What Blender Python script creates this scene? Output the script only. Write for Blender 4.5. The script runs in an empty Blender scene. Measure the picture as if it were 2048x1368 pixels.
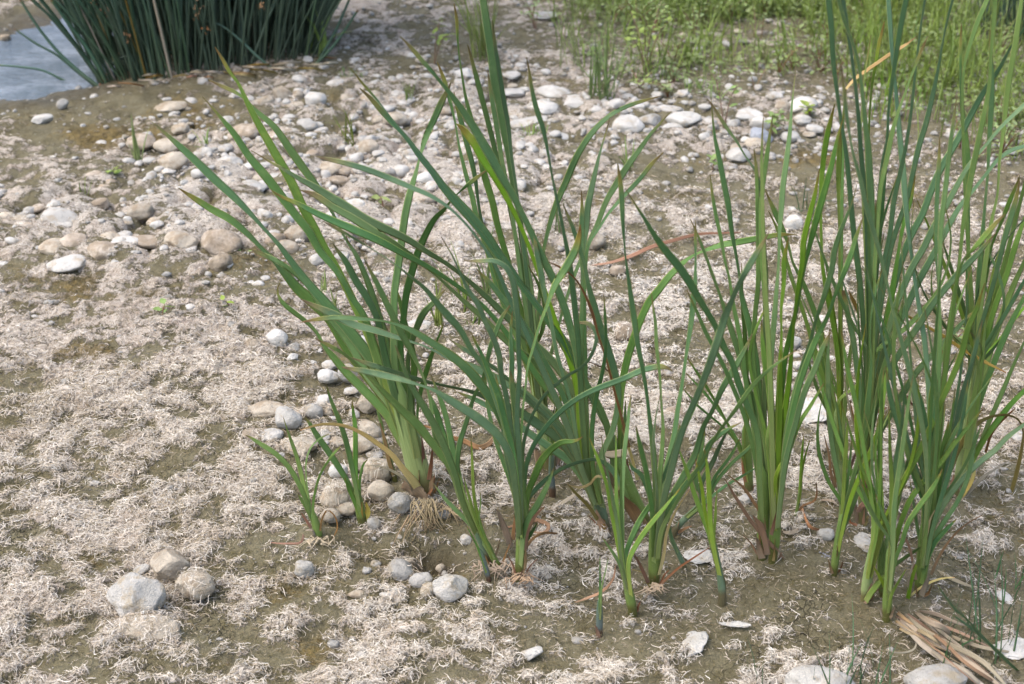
import bpy, bmesh, math, random
import numpy as np
random.seed(7); RNG = np.random.default_rng(11)
R = math.radians
SC = bpy.context.scene
COL = SC.collection
# ---------------------------------------------------------------- camera
CAM_H, PITCH, LENS = 1.25, R(30.0), 50.0
FPX = 2048 * LENS / 36.0
cam = bpy.data.cameras.new('camera'); camo = bpy.data.objects.new('camera', cam); COL.objects.link(camo)
cam.lens = LENS; cam.sensor_width = 36.0; cam.clip_start = 0.02; cam.clip_end = 2000
camo.location = (0, 0, CAM_H); camo.rotation_euler = (math.pi / 2 - PITCH, 0, 0)
cam.dof.use_dof = True; cam.dof.focus_distance = 2.08; cam.dof.aperture_fstop = 7.1
SC.camera = camo
# ---------------------------------------------------------------- sky, sun, exposure
SUN_EL, SUN_AZ = R(63), R(-105)         # soft light high from the left
w = bpy.data.worlds.new('World'); SC.world = w; w.use_nodes = True
nt = w.node_tree; bg = nt.nodes['Background']
sky = nt.nodes.new('ShaderNodeTexSky'); sky.sky_type = 'NISHITA'; sky.sun_disc = False
sky.sun_elevation = SUN_EL; sky.sun_rotation = SUN_AZ
sky.air_density = 1.0; sky.dust_density = 4.0; sky.ozone_density = 1.0
nt.links.new(sky.outputs[0], bg.inputs[0]); bg.inputs[1].default_value = 0.15
sl = bpy.data.lights.new('sun', 'SUN'); sl.energy = .85; sl.angle = R(80); sl.color = (1, .975, .93)
so = bpy.data.objects.new('sun', sl); COL.objects.link(so)
from mathutils import Vector
sd = Vector((math.sin(SUN_AZ) * math.cos(SUN_EL), math.cos(SUN_AZ) * math.cos(SUN_EL), math.sin(SUN_EL)))
so.rotation_euler = sd.to_track_quat('Z', 'Y').to_euler()
vs = SC.view_settings; vs.view_transform = 'Standard'; vs.look = 'None'; vs.gamma = 1; vs.exposure = 1.36
vs.use_curve_mapping = False
SC.render.engine = 'CYCLES'
SC.cycles.max_bounces = 6; SC.cycles.transparent_max_bounces = 6

# ---------------------------------------------------------------- numpy noise
_perm = np.random.default_rng(3).permutation(512).astype(np.int64)
_gr = np.random.default_rng(5).random(512)
def _h(ix, iy): return _gr[_perm[(ix + _perm[iy & 511]) & 511]]
def vnoise(x, y):
    ix = np.floor(x).astype(np.int64); iy = np.floor(y).astype(np.int64)
    fx = x - ix; fy = y - iy
    fx = fx * fx * fx * (fx * (fx * 6 - 15) + 10); fy = fy * fy * fy * (fy * (fy * 6 - 15) + 10)
    a = _h(ix, iy); b = _h(ix + 1, iy); c = _h(ix, iy + 1); d = _h(ix + 1, iy + 1)
    return (a + (b - a) * fx) * (1 - fy) + (c + (d - c) * fx) * fy
def fbm(x, y, s, o=4, g=.5):
    x = np.asarray(x, float); y = np.asarray(y, float)
    t = 0; a = 1; n = 0; ca, sa = .8, .6
    for i in range(o):
        t = t + a * vnoise(x / s + 17.3 * i, y / s + 9.1 * i); n += a; a *= g; s *= .5
        x, y = ca * x - sa * y, sa * x + ca * y
    return t / n                                            # 0..1
def worley(x, y, s):
    x = np.asarray(x, float) / s; y = np.asarray(y, float) / s
    ix = np.floor(x).astype(np.int64); iy = np.floor(y).astype(np.int64)
    best = np.full(x.shape, 9.0)
    for dx in (-1, 0, 1):
        for dy in (-1, 0, 1):
            cx = ix + dx; cy = iy + dy
            px = cx + _h(cx, cy); py = cy + _h(cx + 91, cy + 57)
            best = np.minimum(best, (x - px) ** 2 + (y - py) ** 2)
    return np.sqrt(best)
def sstep(a, b, x):
    t = np.clip((x - a) / (b - a), 0, 1); return t * t * (3 - 2 * t)

# ---------------------------------------------------------------- rays
CP, SP = math.cos(PITCH), math.sin(PITCH)
def ray(px, py):
    u = (px - 1024) / FPX; v = (684 - py) / FPX
    return np.array((u, CP + v * SP, -SP + v * CP))
def flat(px, py, z=0.0):
    d = ray(px, py); t = (z - CAM_H) / d[2]; return np.array((d[0] * t, d[1] * t, z))
WATER_PX = [(-420, 60), (0, 50), (60, 34), (125, 14), (190, -12), (300, -30), (420, -30), (300, 40), (235, 120), (190, 166), (120, 178), (40, 190), (-420, 225)]
WPOLY = np.array([flat(*p)[:2] for p in WATER_PX])
def poly_sd(x, y, P):                                     # signed distance, negative inside
    x = np.asarray(x, float); y = np.asarray(y, float)
    d = np.full(x.shape, 1e9); ins = np.zeros(x.shape, bool)
    for i in range(len(P)):
        ax, ay = P[i - 1]; bx, by = P[i]
        ex, ey = bx - ax, by - ay
        t = np.clip(((x - ax) * ex + (y - ay) * ey) / (ex * ex + ey * ey), 0, 1)
        d = np.minimum(d, (x - ax - ex * t) ** 2 + (y - ay - ey * t) ** 2)
        c = ((ay > y) != (by > y)) & (x < (bx - ax) * (y - ay) / (by - ay + 1e-12) + ax)
        ins ^= c
    d = np.sqrt(d); return np.where(ins, -d, d)
def blob(px, py, rx, ry):
    p = flat(px, py); d = ray(px, py); t = p[1] / d[1]
    a = math.atan2(CAM_H, p[1])
    return p[0], p[1], rx * t / FPX, ry * t / FPX / math.sin(a)
def bl(x, y, B):
    return np.exp(-(((x - B[0]) / B[2]) ** 2 + ((y - B[1]) / B[3]) ** 2))
HOLLOWS = [(blob(880, 1105, 75, 32), -.042), (blob(745, 1085, 70, 26), -.016), (blob(845, 985, 75, 40), .030), (blob(1000, 1120, 70, 40), .018),
           (blob(1215, 1075, 60, 30), .012), (blob(640, 1070, 60, 26), .012), (blob(600, 930, 260, 120), .012), (blob(300, 640, 380, 130), .02),
           (blob(250, 470, 300, 50), .02), (blob(1250, 430, 260, 60), .02), (blob(1550, 1110, 60, 20), .006)]
def H(x, y):
    x = np.asarray(x, float); y = np.asarray(y, float)
    z = .028 * (fbm(x, y, .55, 2) - .5)
    for B, a in HOLLOWS: z = z + a * bl(x, y, B)
    sdw = poly_sd(x, y, WPOLY)
    z = z - .075 * sstep(.16, -.30, sdw + .05 * (fbm(x, y, .18, 3) - .5))
    return z
def at(px, py, dz=0.0):
    d = ray(px, py); z = 0.0
    for _ in range(10):
        t = (z + dz - CAM_H) / d[2]
        z = float(H(d[0] * t, d[1] * t))
    return np.array((d[0] * t, d[1] * t, z + dz))

# ---------------------------------------------------------------- objects
def tag(o, label=None, cat=None, group=None, kind=None):
    if label: o['label'] = label
    if cat: o['category'] = cat
    if group: o['group'] = group
    if kind: o['kind'] = kind
    return o
def mesh_obj(name, V, F, mat, parent=None, smooth=True, attrs=None, loc=None):
    V = np.asarray(V, np.float32)
    me = bpy.data.meshes.new(name)
    if isinstance(F, np.ndarray):
        n, k = F.shape
        me.vertices.add(len(V)); me.vertices.foreach_set('co', V.ravel())
        me.loops.add(n * k); me.loops.foreach_set('vertex_index', F.ravel().astype(np.int32))
        me.polygons.add(n); me.polygons.foreach_set('loop_start', np.arange(0, n * k, k, dtype=np.int32))
        me.update(calc_edges=True)
    else:
        me.from_pydata(V.tolist(), [], F); me.update()
    if smooth:
        me.polygons.foreach_set('use_smooth', np.ones(len(me.polygons), bool))
    for an, (ty, data) in (attrs or {}).items():
        a = me.attributes.new(an, ty, 'POINT')
        a.data.foreach_set('color' if ty == 'FLOAT_COLOR' else 'value', np.asarray(data, np.float32).ravel())
    me.materials.append(mat)
    o = bpy.data.objects.new(name, me); COL.objects.link(o)
    if parent is not None: o.parent = parent
    elif loc is not None:
        o.location = loc
    return o
def empty(name, loc):
    o = bpy.data.objects.new(name, None); o.location = loc; o.empty_display_size = .03; COL.objects.link(o); return o

# ---------------------------------------------------------------- materials
def mat(name):
    m = bpy.data.materials.new(name); m.use_nodes = True
    n = m.node_tree.nodes; p = n['Principled BSDF']; return m, m.node_tree, p
def node(nt, ty, ins=None, **kw):
    n = nt.nodes.new('ShaderNode' + ty)
    for k, v in kw.items(): setattr(n, k, v)
    for k, v in (ins or {}).items():
        if isinstance(v, bpy.types.NodeSocket): nt.links.new(v, n.inputs[k])
        else: n.inputs[k].default_value = v
    return n
def mixc(nt, f, a, b, bt='MIX'):
    n = nt.nodes.new('ShaderNodeMix'); n.data_type = 'RGBA'; n.blend_type = bt
    for i, v in ((0, f), (6, a), (7, b)):
        if isinstance(v, bpy.types.NodeSocket): nt.links.new(v, n.inputs[i])
        else: n.inputs[i].default_value = v if i == 0 else (*v, 1)
    return n.outputs[2]
def mth(nt, op, a, b=0.0, c=0.0, clamp=False):
    n = nt.nodes.new('ShaderNodeMath'); n.operation = op; n.use_clamp = clamp
    for i, v in enumerate((a, b, c)):
        if isinstance(v, bpy.types.NodeSocket): nt.links.new(v, n.inputs[i])
        else: n.inputs[i].default_value = v
    return n.outputs[0]
def ramp(nt, f, stops, mode='LINEAR'):
    n = nt.nodes.new('ShaderNodeValToRGB'); n.color_ramp.interpolation = mode
    el = n.color_ramp.elements
    while len(el) < len(stops): el.new(.5)
    for e, (p, c) in zip(el, stops):
        e.position = p; e.color = (*c, 1) if not isinstance(c, (int, float)) else (c, c, c, 1)
    nt.links.new(f, n.inputs[0]); return n.outputs[0]
def noise(nt, vec, sc, det=4, rough=.5):
    return node(nt, 'TexNoise', {'Vector': vec, 'Scale': sc, 'Detail': det, 'Roughness': rough}).outputs[0]

def leaf_mat(name, col, pale, tipy=(.26, .22, .05), tipb=(.17, .075, .03), edge=(.36, .40, .12), tr=.28, rough=.50, dry=False):
    m, nt, p = mat(name)
    al = node(nt, 'Attribute', attribute_name='along').outputs['Fac']
    ac = node(nt, 'Attribute', attribute_name='across').outputs['Fac']
    rnd = node(nt, 'ObjectInfo').outputs['Random']
    mid = tuple(c * 1.25 for c in col)
    c = ramp(nt, al, [(0, pale), (.16, tuple((a + b) / 2 for a, b in zip(pale, mid))), (.36, mid), (.6, col), (.915, col), (.955, tipy), (.982, tipb)])
    vec = node(nt, 'CombineXYZ', {'X': mth(nt, 'MULTIPLY', ac, 6.0), 'Y': mth(nt, 'MULTIPLY', al, 2.0), 'Z': mth(nt, 'MULTIPLY', rnd, 40.0)}).outputs[0]
    st = noise(nt, vec, 1.6, 3, .6)
    c = mixc(nt, mth(nt, 'MULTIPLY_ADD', st, 1.5, -.45, True), c, tuple(x * .60 for x in col) if not dry else tuple(x * .45 for x in col))
    pos = node(nt, 'NewGeometry').outputs['Position']
    pt = noise(nt, pos, 55, 3, .6)
    c = mixc(nt, mth(nt, 'MULTIPLY', ramp(nt, pt, [(.55, 0), (.8, 1)]), .35), c, pale)
    e = ramp(nt, mth(nt, 'ABSOLUTE', ac), [(.78, 0), (.95, 1)])
    c = mixc(nt, mth(nt, 'MULTIPLY', e, .75), c, edge)
    if not dry:
        sp = noise(nt, node(nt, 'VectorMath', {0: pos, 1: node(nt, 'CombineXYZ', {'X': mth(nt, 'MULTIPLY', rnd, 9.), 'Y': 0., 'Z': 0.}).outputs[0]}, operation='ADD').outputs[0], 90, 4, .7)
        c = mixc(nt, mth(nt, 'MULTIPLY', ramp(nt, sp, [(.66, 0), (.74, 1)]), .6), c, (.24, .19, .07))
    hs = node(nt, 'HueSaturation', {'Color': c, 'Hue': mth(nt, 'MULTIPLY_ADD', rnd, -.035, .517),
              'Saturation': mth(nt, 'MULTIPLY_ADD', mth(nt, 'FRACT', mth(nt, 'MULTIPLY', rnd, 7.3)), .3, .83),
              'Value': mth(nt, 'MULTIPLY_ADD', mth(nt, 'FRACT', mth(nt, 'MULTIPLY', rnd, 13.7)), .5, .92)}).outputs[0]
    nt.links.new(hs, p.inputs['Base Color']); p.inputs['Roughness'].default_value = rough
    p.inputs['Specular IOR Level'].default_value = .42
    bm_ = node(nt, 'Bump', {'Height': st, 'Strength': .5, 'Distance': .0008}).outputs[0]
    nt.links.new(bm_, p.inputs['Normal'])
    tl = node(nt, 'BsdfTranslucent', {'Color': mixc(nt, .5, hs, (.30, .42, .05) if not dry else col)})
    mx = node(nt, 'MixShader', {0: tr, 1: p.outputs[0], 2: tl.outputs[0]})
    nt.links.new(mx.outputs[0], nt.nodes['Material Output'].inputs[0])
    return m
M = {}
M['blue'] = leaf_mat('cattail_leaf_bluish', (.096, .188, .074), (.30, .37, .12))
M['mid'] = leaf_mat('cattail_leaf_green', (.124, .232, .060), (.33, .39, .12))
M['fresh'] = leaf_mat('cattail_leaf_fresh', (.175, .290, .046), (.32, .40, .11), tr=.28)
M['grass'] = leaf_mat('grass_blade', (.215, .295, .07), (.24, .29, .10), tr=.32)
M['grassblue'] = leaf_mat('grass_blade_bluish', (.08, .165, .075), (.13, .20, .08))
M['rush'] = leaf_mat('rush_stem', (.038, .080, .050), (.060, .085, .04), tipy=(.06, .09, .03), edge=(.045, .10, .065), tr=.03)
M['brown'] = leaf_mat('dead_leaf_brown', (.27, .135, .062), (.30, .19, .11), (.22, .11, .05), (.15, .08, .04), (.36, .22, .12), .15, .7, True)
M['red'] = leaf_mat('dead_leaf_reddish', (.16, .065, .035), (.22, .12, .06), (.14, .06, .03), (.09, .045, .03), (.40, .30, .07), .1, .6, True)
M['tan'] = leaf_mat('dead_leaf_tan', (.33, .275, .195), (.35, .30, .22), (.30, .245, .17), (.26, .2, .13), (.41, .36, .27), .12, .75, True)
M['yellow'] = leaf_mat('yellowing_leaf', (.62, .48, .14), (.60, .55, .22), (.60, .36, .12), (.45, .2, .08), (.70, .58, .22), .22, .55, True)
M['olive'] = leaf_mat('withering_leaf_olive', (.20, .14, .035), (.24, .19, .06), (.22, .13, .04), (.26, .14, .04), (.28, .2, .06), .2, .55, True)
M['amber'] = leaf_mat('amber_dying_leaf', (.42, .28, .07), (.44, .36, .12), (.36, .18, .06), (.22, .10, .05), (.50, .42, .12), .2, .55, True)
M['root'] = leaf_mat('root', (.33, .25, .15), (.36, .28, .18), (.33, .25, .15), (.3, .2, .1), (.33, .25, .16), .05, .75, True)
M['paper'] = leaf_mat('papery_sheath', (.30, .20, .12), (.36, .26, .17), (.30, .2, .12), (.24, .14, .08), (.42, .32, .22), .1, .8, True)

def sheath_mat(name, base, low, top):
    m, nt, p = mat(name)
    al = node(nt, 'Attribute', attribute_name='along').outputs['Fac']
    ac = node(nt, 'Attribute', attribute_name='across').outputs['Fac']
    rnd = node(nt, 'ObjectInfo').outputs['Random']
    c = ramp(nt, al, [(0, base), (.10, base), (.2, low), (.6, tuple((a + b) / 2 for a, b in zip(low, top))), (1, top)])
    vec = node(nt, 'CombineXYZ', {'X': mth(nt, 'MULTIPLY', ac, 7.0), 'Y': mth(nt, 'MULTIPLY', al, 1.5), 'Z': mth(nt, 'MULTIPLY', rnd, 40.0)}).outputs[0]
    st = noise(nt, vec, 1.8, 4, .65)
    c = mixc(nt, mth(nt, 'MULTIPLY_ADD', st, 1.6, -.55, True), c, tuple(x * .5 for x in top))
    sp = noise(nt, node(nt, 'NewGeometry').outputs['Position'], 320, 3, .6)
    c = mixc(nt, mth(nt, 'MULTIPLY', ramp(nt, sp, [(.62, 0), (.72, 1)]), .4), c, (.42, .38, .28))
    nt.links.new(c, p.inputs['Base Color']); p.inputs['Roughness'].default_value = .45
    nt.links.new(node(nt, 'Bump', {'Height': st, 'Strength': .4, 'Distance': .001}).outputs[0], p.inputs['Normal'])
    return m
M['s_pale'] = sheath_mat('sheath_pale_green', (.16, .12, .05), (.31, .38, .155), (.22, .33, .10))
M['s_green'] = sheath_mat('sheath_green', (.10, .085, .02), (.17, .24, .055), (.15, .25, .06))
M['s_blue'] = sheath_mat('sheath_grey_green', (.12, .085, .045), (.13, .19, .12), (.13, .22, .08))
M['s_slate'] = sheath_mat('sheath_slate', (.11, .05, .03), (.12, .15, .15), (.09, .15, .08))

def stone_mat(name, a, b, stain, amt, spots=(.10, .095, .085)):
    m, nt, p = mat(name)
    tc = node(nt, 'TexCoord').outputs['Object']; rnd = node(nt, 'ObjectInfo').outputs['Random']
    vec = node(nt, 'VectorMath', {0: tc, 1: node(nt, 'CombineXYZ', {'X': mth(nt, 'MULTIPLY', rnd, 50.), 'Y': 3., 'Z': 7.}).outputs[0]}, operation='ADD').outputs[0]
    n1 = noise(nt, vec, 24, 6, .62); n2 = noise(nt, vec, 130, 5, .7); n3 = noise(nt, vec, 45, 5, .65); n4 = noise(nt, vec, 420, 3, .6)
    c = mixc(nt, ramp(nt, n1, [(.36, 0), (.62, 1)]), a, b)
    c = mixc(nt, mth(nt, 'MULTIPLY', ramp(nt, n2, [(.58, 0), (.74, 1)]), .45), c, spots)
    c = mixc(nt, mth(nt, 'MULTIPLY', ramp(nt, n3, [(.62 - .3 * amt, 0), (.78 - .3 * amt, 1)]), .85), c, stain)
    v = mth(nt, 'MULTIPLY_ADD', rnd, .26, .85)
    c = mixc(nt, 1.0, c, node(nt, 'CombineXYZ', {0: v, 1: v, 2: v}).outputs[0], 'MULTIPLY')
    nt.links.new(c, p.inputs['Base Color']); p.inputs['Roughness'].default_value = .88; p.inputs['Specular IOR Level'].default_value = .25
    hh = mth(nt, 'ADD', mth(nt, 'MULTIPLY', n2, .6), mth(nt, 'MULTIPLY', n4, .35))
    nt.links.new(node(nt, 'Bump', {'Height': hh, 'Strength': .9, 'Distance': .007}).outputs[0], p.inputs['Normal'])
    return m
M['grey'] = stone_mat('stone_grey', (.31, .30, .27), (.44, .42, .38), (.30, .25, .17), .42)
M['white'] = stone_mat('stone_white', (.42, .405, .365), (.54, .52, .475), (.38, .32, .235), .36, (.25, .23, .2))
M['buff'] = stone_mat('stone_buff', (.36, .315, .245), (.47, .415, .33), (.29, .225, .15), .5)
M['crusted'] = stone_mat('stone_algae_crusted', (.36, .30, .235), (.47, .405, .325), (.26, .205, .14), .7)
M['dark'] = stone_mat('stone_brown', (.27, .22, .16), (.38, .32, .24), (.17, .13, .08), .5)
M['slate'] = stone_mat('shard_slate', (.20, .21, .23), (.32, .34, .37), (.10, .10, .11), .2)
# ---------------------------------------------------------------- ground sheet
def bset(lst): return [(blob(*b[:4]), *b[4:]) for b in lst]
CRUST_B = bset([   # px, py, rx, ry, value, weight : how much dried algae covers the mud
    (250, 690, 480, 150, .86, .9), (250, 1050, 480, 330, .70, .9), (150, 1270, 320, 140, .84, .8), (420, 1120, 160, 120, .66,.6), (600, 350, 520, 150, .85, .8), (1050, 420, 300, 170, .9, .8),
    (1000, 1250, 360, 90, .66, .8), (1300, 640, 420, 240, .56, .85), (1750, 1240, 480, 190, .17, .9), (1650, 1090, 300, 90, .22, .7),
    (2000, 980, 130, 130, .62, .7), (1330, 1060, 150, 90, .55, .6), (880, 1095, 110, 45, .20, .9), (700, 1100, 110, 40, .34, .7), (700, 790, 130, 130, .34, .8),
    (640, 560, 160, 60, .40, .6), (310, 205, 280, 40, .10, .95), (60, 215, 140, 30, .20, .9), (120, 270, 210, 36, .28, .8), (860, 60, 190, 70, .15, .9), (560, 140, 220, 30, .18, .9),
    (700, 20, 120, 30, .95, .8), (1330, 350, 120, 40, .22, .8), (1560, 350, 160, 70, .35, .6), (1500, 100, 500, 110, .30, .8), (1950, 250, 260, 180, .28, .8),
    (290, 560, 120, 34, .45, .5), (190, 420, 150, 50, .85, .5), (420, 850, 180, 90, .66, .5), (480, 1260, 120, 60, .45, .5), (640, 1250, 60, 60, .5, .5)])
MOSS_B = bset([(270, 265, 190, 60, 1, .9), (200, 610, 130, 40, 1, .8), (230, 668, 90, 26, 1, .8), (290, 580, 120, 36, 1, .7), (110, 725, 140, 22, 1, .8), (330, 420, 140, 40, 1, .6),
    (560, 1190, 50, 44, 1, .8), (390, 240, 70, 26, 1, .9), (60, 470, 60, 70, .9, .6), (700, 690, 100, 50, .9, .6), (480, 560, 150, 40, .9, .5), (950, 640, 120, 80, .6, .4),
    (1080, 1010, 110, 60, .7, .5), (820, 1120, 100, 60, .5, .5), (1600, 330, 120, 40, .8, .5), (640, 1310, 60, 40, .8, .6), (1230, 430, 100, 40, .6, .4), (1950, 1010, 140, 60, .3, .4)])
WET_B = bset([(880, 1110, 90, 38, 1, .9), (720, 1100, 90, 36, .7, .8), (300, 205, 260, 30, .5, .6), (395, 540, 40, 16, .9, .8), (450, 1330, 120, 50, .7, .6), (440, 300, 120, 30, .4, .4), (300, 400, 70, 14, .7, .7), (1860, 1200, 60, 30, .5, .4)])
WHITE_B = bset([(1350, 650, 450, 260, .9, .8), (1500, 1100, 600, 300, .9, .8), (1150, 1150, 300, 130, .7, .7), (1050, 420, 250, 90, .4, .5), (130, 1000, 200, 120, .25, .5)])
def blend(base, x, y, B):
    c = np.full(np.shape(x), float(base))
    for b, v, wt in B:
        k = bl(x, y, b) * wt; c = c * (1 - k) + v * k
    return c
FELT_B = bset([(230, 640, 460, 130, 1, 1), (560, 650, 120, 60, .6, 1), (600, 380, 620, 170, 1, 1), (200, 400, 400, 140, 1, 1), (1050, 420, 260, 80, .9, 1), (1350, 260, 500, 80, .9, 1), (120, 1230, 200, 120, .35, 1)])
COB_B = bset([(700, 330, 420, 150, 1, 1), (250, 440, 300, 90, 1, .9), (1350, 235, 330, 60, .8, .9), (900, 250, 260, 100, 1, .8), (850, 480, 260, 100, .7, .6)])
def fields(x, y):
    n1 = fbm(x, y, .16, 5, .6); n2 = fbm(x + 5, y, .05, 4, .6)
    n3 = fbm(x * .7, y * 1.3, .018, 3, .6)
    crust = np.clip(blend(.6, x, y, CRUST_B) + (n1 - .5) * .9 + (n2 - .5) * 1.3 + (n3 - .5) * 1.5, 0, 1)
    moss = np.clip(blend(0, x, y, MOSS_B) + (fbm(x + 9, y + 3, .12, 5, .6) - .5) * 2.0 - .12, 0, 1)
    sdw = poly_sd(x, y, WPOLY)
    wet = np.clip(blend(0, x, y, WET_B) + .8 * sstep(.22, .0, sdw) + (n2 - .5) * .5 - .06, 0, 1)
    white = np.clip(blend(0, x, y, WHITE_B) + (n1 - .5) * .4, 0, 1)
    crust = crust * (1 - .85 * sstep(.2, .02, sdw))
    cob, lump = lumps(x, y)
    crust = crust * (1 - cob * .75 * sstep(.35, .0, lump)); white = np.clip(white + .5 * cob * sstep(.4, .9, lump), 0, 1)  # whiter lump tops and bare mud gaps; also paints in the shade between cobbles
    return crust, moss, wet, white
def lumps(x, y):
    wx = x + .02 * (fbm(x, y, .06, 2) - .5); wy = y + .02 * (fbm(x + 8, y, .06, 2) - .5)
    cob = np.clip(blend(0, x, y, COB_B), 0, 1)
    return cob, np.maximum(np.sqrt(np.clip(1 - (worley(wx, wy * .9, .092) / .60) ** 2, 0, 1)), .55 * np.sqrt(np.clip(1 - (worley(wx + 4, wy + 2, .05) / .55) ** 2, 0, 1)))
def micro(x, y, crust, moss):
    near = sstep(5.5, 3.0, y)
    z = .012 * (fbm(x * .8, y * 1.2, .04, 5, .58) - .5) + .026 * (fbm((x + 3) * .7, y * 1.3, .12, 3) - .5) + .004 * (fbm(x, y, .012, 3, .6) - .5)
    cr = sstep(.35, .8, crust)
    rid = 1 - np.abs(2 * fbm(x + 1, y + 7, .016, 3, .6) - 1)
    cob, lump = lumps(x, y)
    z = z + (1 - .75 * cob) * cr * (.004 + .008 * (rid - .6) + .016 * (fbm(x + 2, y + 2, .045, 3) - .45)) * (.4 + .6 * near)
    z = z + cob * lump * (.026 + .030 * fbm(x, y + 4, .3, 2)) - .012 * cob
    z = z + moss * .006 * (fbm(x, y, .012, 2) - .3)
    return z
ys = [-4.0, -1.5, 0.0, .5, .9]
y = 1.12
while y < 5.6:
    ys.append(y); y += .0021 + .0017 * max(0, y - 1.2) ** 1.25
while y < 900: ys.append(y); y *= 1.045
ys = np.array(ys)
NI = 760
tin = np.linspace(-1, 1, NI)
tout = np.array([1.12, 1.3, 1.7, 2.6, 5, 12])
tt = np.concatenate([-tout[::-1], tin, tout])
wid = np.maximum(.50 * np.sqrt(ys ** 2 + CAM_H ** 2) + .10, .6)
gx = tt[None, :] * wid[:, None]; gy = np.repeat(ys[:, None], len(tt), 1)
fx, fy = gx.ravel(), gy.ravel()
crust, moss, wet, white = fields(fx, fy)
lim = sstep(30, 8, np.hypot(fx, fy))
felt = np.maximum(np.clip(blend(0, fx, fy, FELT_B), 0, 1), sstep(2.7, 3.4, fy))
shcr = crust * (.80 + .20 * felt)
gz = H(fx, fy) * lim + micro(fx, fy, crust, moss) * lim
nr, nc = gx.shape
ii = np.arange(nr * nc).reshape(nr, nc)
F = np.stack([ii[:-1, :-1].ravel(), ii[:-1, 1:].ravel(), ii[1:, 1:].ravel(), ii[1:, :-1].ravel()], 1)
m, nt, p = mat('riverbed_mud_and_algae')
ca = node(nt, 'Attribute', attribute_name='cover').outputs
sep = node(nt, 'SeparateColor', {0: ca['Color']}).outputs
gcr, gmo, gwe = sep[0], sep[1], sep[2]
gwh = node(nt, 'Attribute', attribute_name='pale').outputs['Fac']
pos = node(nt, 'NewGeometry').outputs['Position']
a1 = noise(nt, pos, 60, 6, .65); a2 = noise(nt, pos, 210, 5, .65); a3 = noise(nt, pos, 520, 3, .6); a4 = noise(nt, pos, 14, 4, .6)
wv = node(nt, 'TexNoise', {'Vector': pos, 'Scale': 150.0, 'Detail': 3.0, 'Distortion': 2.5}).outputs[0]
mud = mixc(nt, ramp(nt, a1, [(.35, 0), (.65, 1)]), (.112, .095, .047), (.172, .151, .090))
mud = mixc(nt, mth(nt, 'MULTIPLY', ramp(nt, a2, [(.50, 0), (.66, 1)]), .65), mud, (.052, .044, .017))
mud = mixc(nt, mth(nt, 'MULTIPLY', ramp(nt, a3, [(.58, 0), (.70, 1)]), .5), mud, (.26, .235, .16))
mud = mixc(nt, mth(nt, 'MULTIPLY', ramp(nt, a4, [(.42, 0), (.62, 1)]), .5), mud, (.185, .168, .108))
vor = node(nt, 'TexVoronoi', {'Vector': node(nt, 'VectorMath', {0: pos, 1: node(nt, 'VectorMath', {0: node(nt, 'TexNoise', {'Vector': pos, 'Scale': 40.0, 'Detail': 3.0}).outputs['Color'], 'Scale': .03}, operation='SCALE').outputs[0]}, operation='ADD').outputs[0], 'Scale': 62.0}, feature='DISTANCE_TO_EDGE').outputs[0]
crk = mth(nt, 'MULTIPLY', ramp(nt, vor, [(.0, 1), (.045, 0)]), ramp(nt, noise(nt, pos, 9, 3, .6), [(.48, 0), (.62, 1)]))
mud = mixc(nt, mth(nt, 'MULTIPLY', crk, .75), mud, (.035, .029, .013))
mosc = mixc(nt, ramp(nt, a1, [(.38, 0), (.62, 1)]), (.085, .060, .020), (.20, .142, .046))
alg = mixc(nt, ramp(nt, a1, [(.35, 0), (.65, 1)]), (.40, .335, .265), (.57, .505, .425))
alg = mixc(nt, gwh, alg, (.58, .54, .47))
alg = mixc(nt, mth(nt, 'MULTIPLY', ramp(nt, a4, [(.5, 0), (.75, 1)]), .5), alg, (.28, .20, .155))
alg = mixc(nt, mth(nt, 'MULTIPLY', ramp(nt, wv, [(.53, 0), (.63, 1)]), .7), alg, (.15, .115, .06))
cov = mth(nt, 'ADD', gcr, mth(nt, 'ADD', mth(nt, 'MULTIPLY_ADD', a2, 1.5, -.75), mth(nt, 'MULTIPLY_ADD', a1, 1.0, -.5)))
cov = ramp(nt, cov, [(.48, 0), (.66, 1)])
base = mixc(nt, mth(nt, 'MULTIPLY', ramp(nt, mth(nt, 'ADD', gmo, mth(nt, 'ADD', mth(nt, 'MULTIPLY_ADD', a1, 1.3, -.65), mth(nt, 'MULTIPLY_ADD', a2, 1.8, -.9))), [(.3, 0), (.75, 1)]), .85), mud, mosc)
mosk = mth(nt, 'SUBTRACT', cov, mth(nt, 'MULTIPLY', ramp(nt, mth(nt, 'ADD', gmo, mth(nt, 'MULTIPLY_ADD', a2, 1.4, -.7)), [(.45, 0), (.75, 1)]), .9), clamp=True)
c = mixc(nt, mosk, base, alg)
wf = ramp(nt, mth(nt, 'ADD', gwe, mth(nt, 'MULTIPLY_ADD', a1, .6, -.3)), [(.3, 0), (.75, 1)])
c = mixc(nt, mth(nt, 'MULTIPLY', wf, .62), c, (.060, .046, .026))
nt.links.new(c, p.inputs['Base Color'])
nt.links.new(mth(nt, 'MULTIPLY_ADD', wf, -.45, .9), p.inputs['Roughness']); p.inputs['Specular IOR Level'].default_value = .3
hh = mth(nt, 'ADD', mth(nt, 'MULTIPLY', a2, .7), mth(nt, 'ADD', mth(nt, 'MULTIPLY', a3, .4), mth(nt, 'MULTIPLY_ADD', mth(nt, 'MULTIPLY', wv, cov), .8, mth(nt, 'MULTIPLY', crk, -.5))))
nt.links.new(node(nt, 'Bump', {'Height': hh, 'Strength': 1.0, 'Distance': .007}).outputs[0], p.inputs['Normal'])
g = mesh_obj('ground', np.stack([fx, fy, gz], 1), F, m, attrs={'cover': ('FLOAT_COLOR', np.stack([shcr, moss, wet, np.ones_like(wet)], 1)), 'pale': ('FLOAT', white)})
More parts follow.
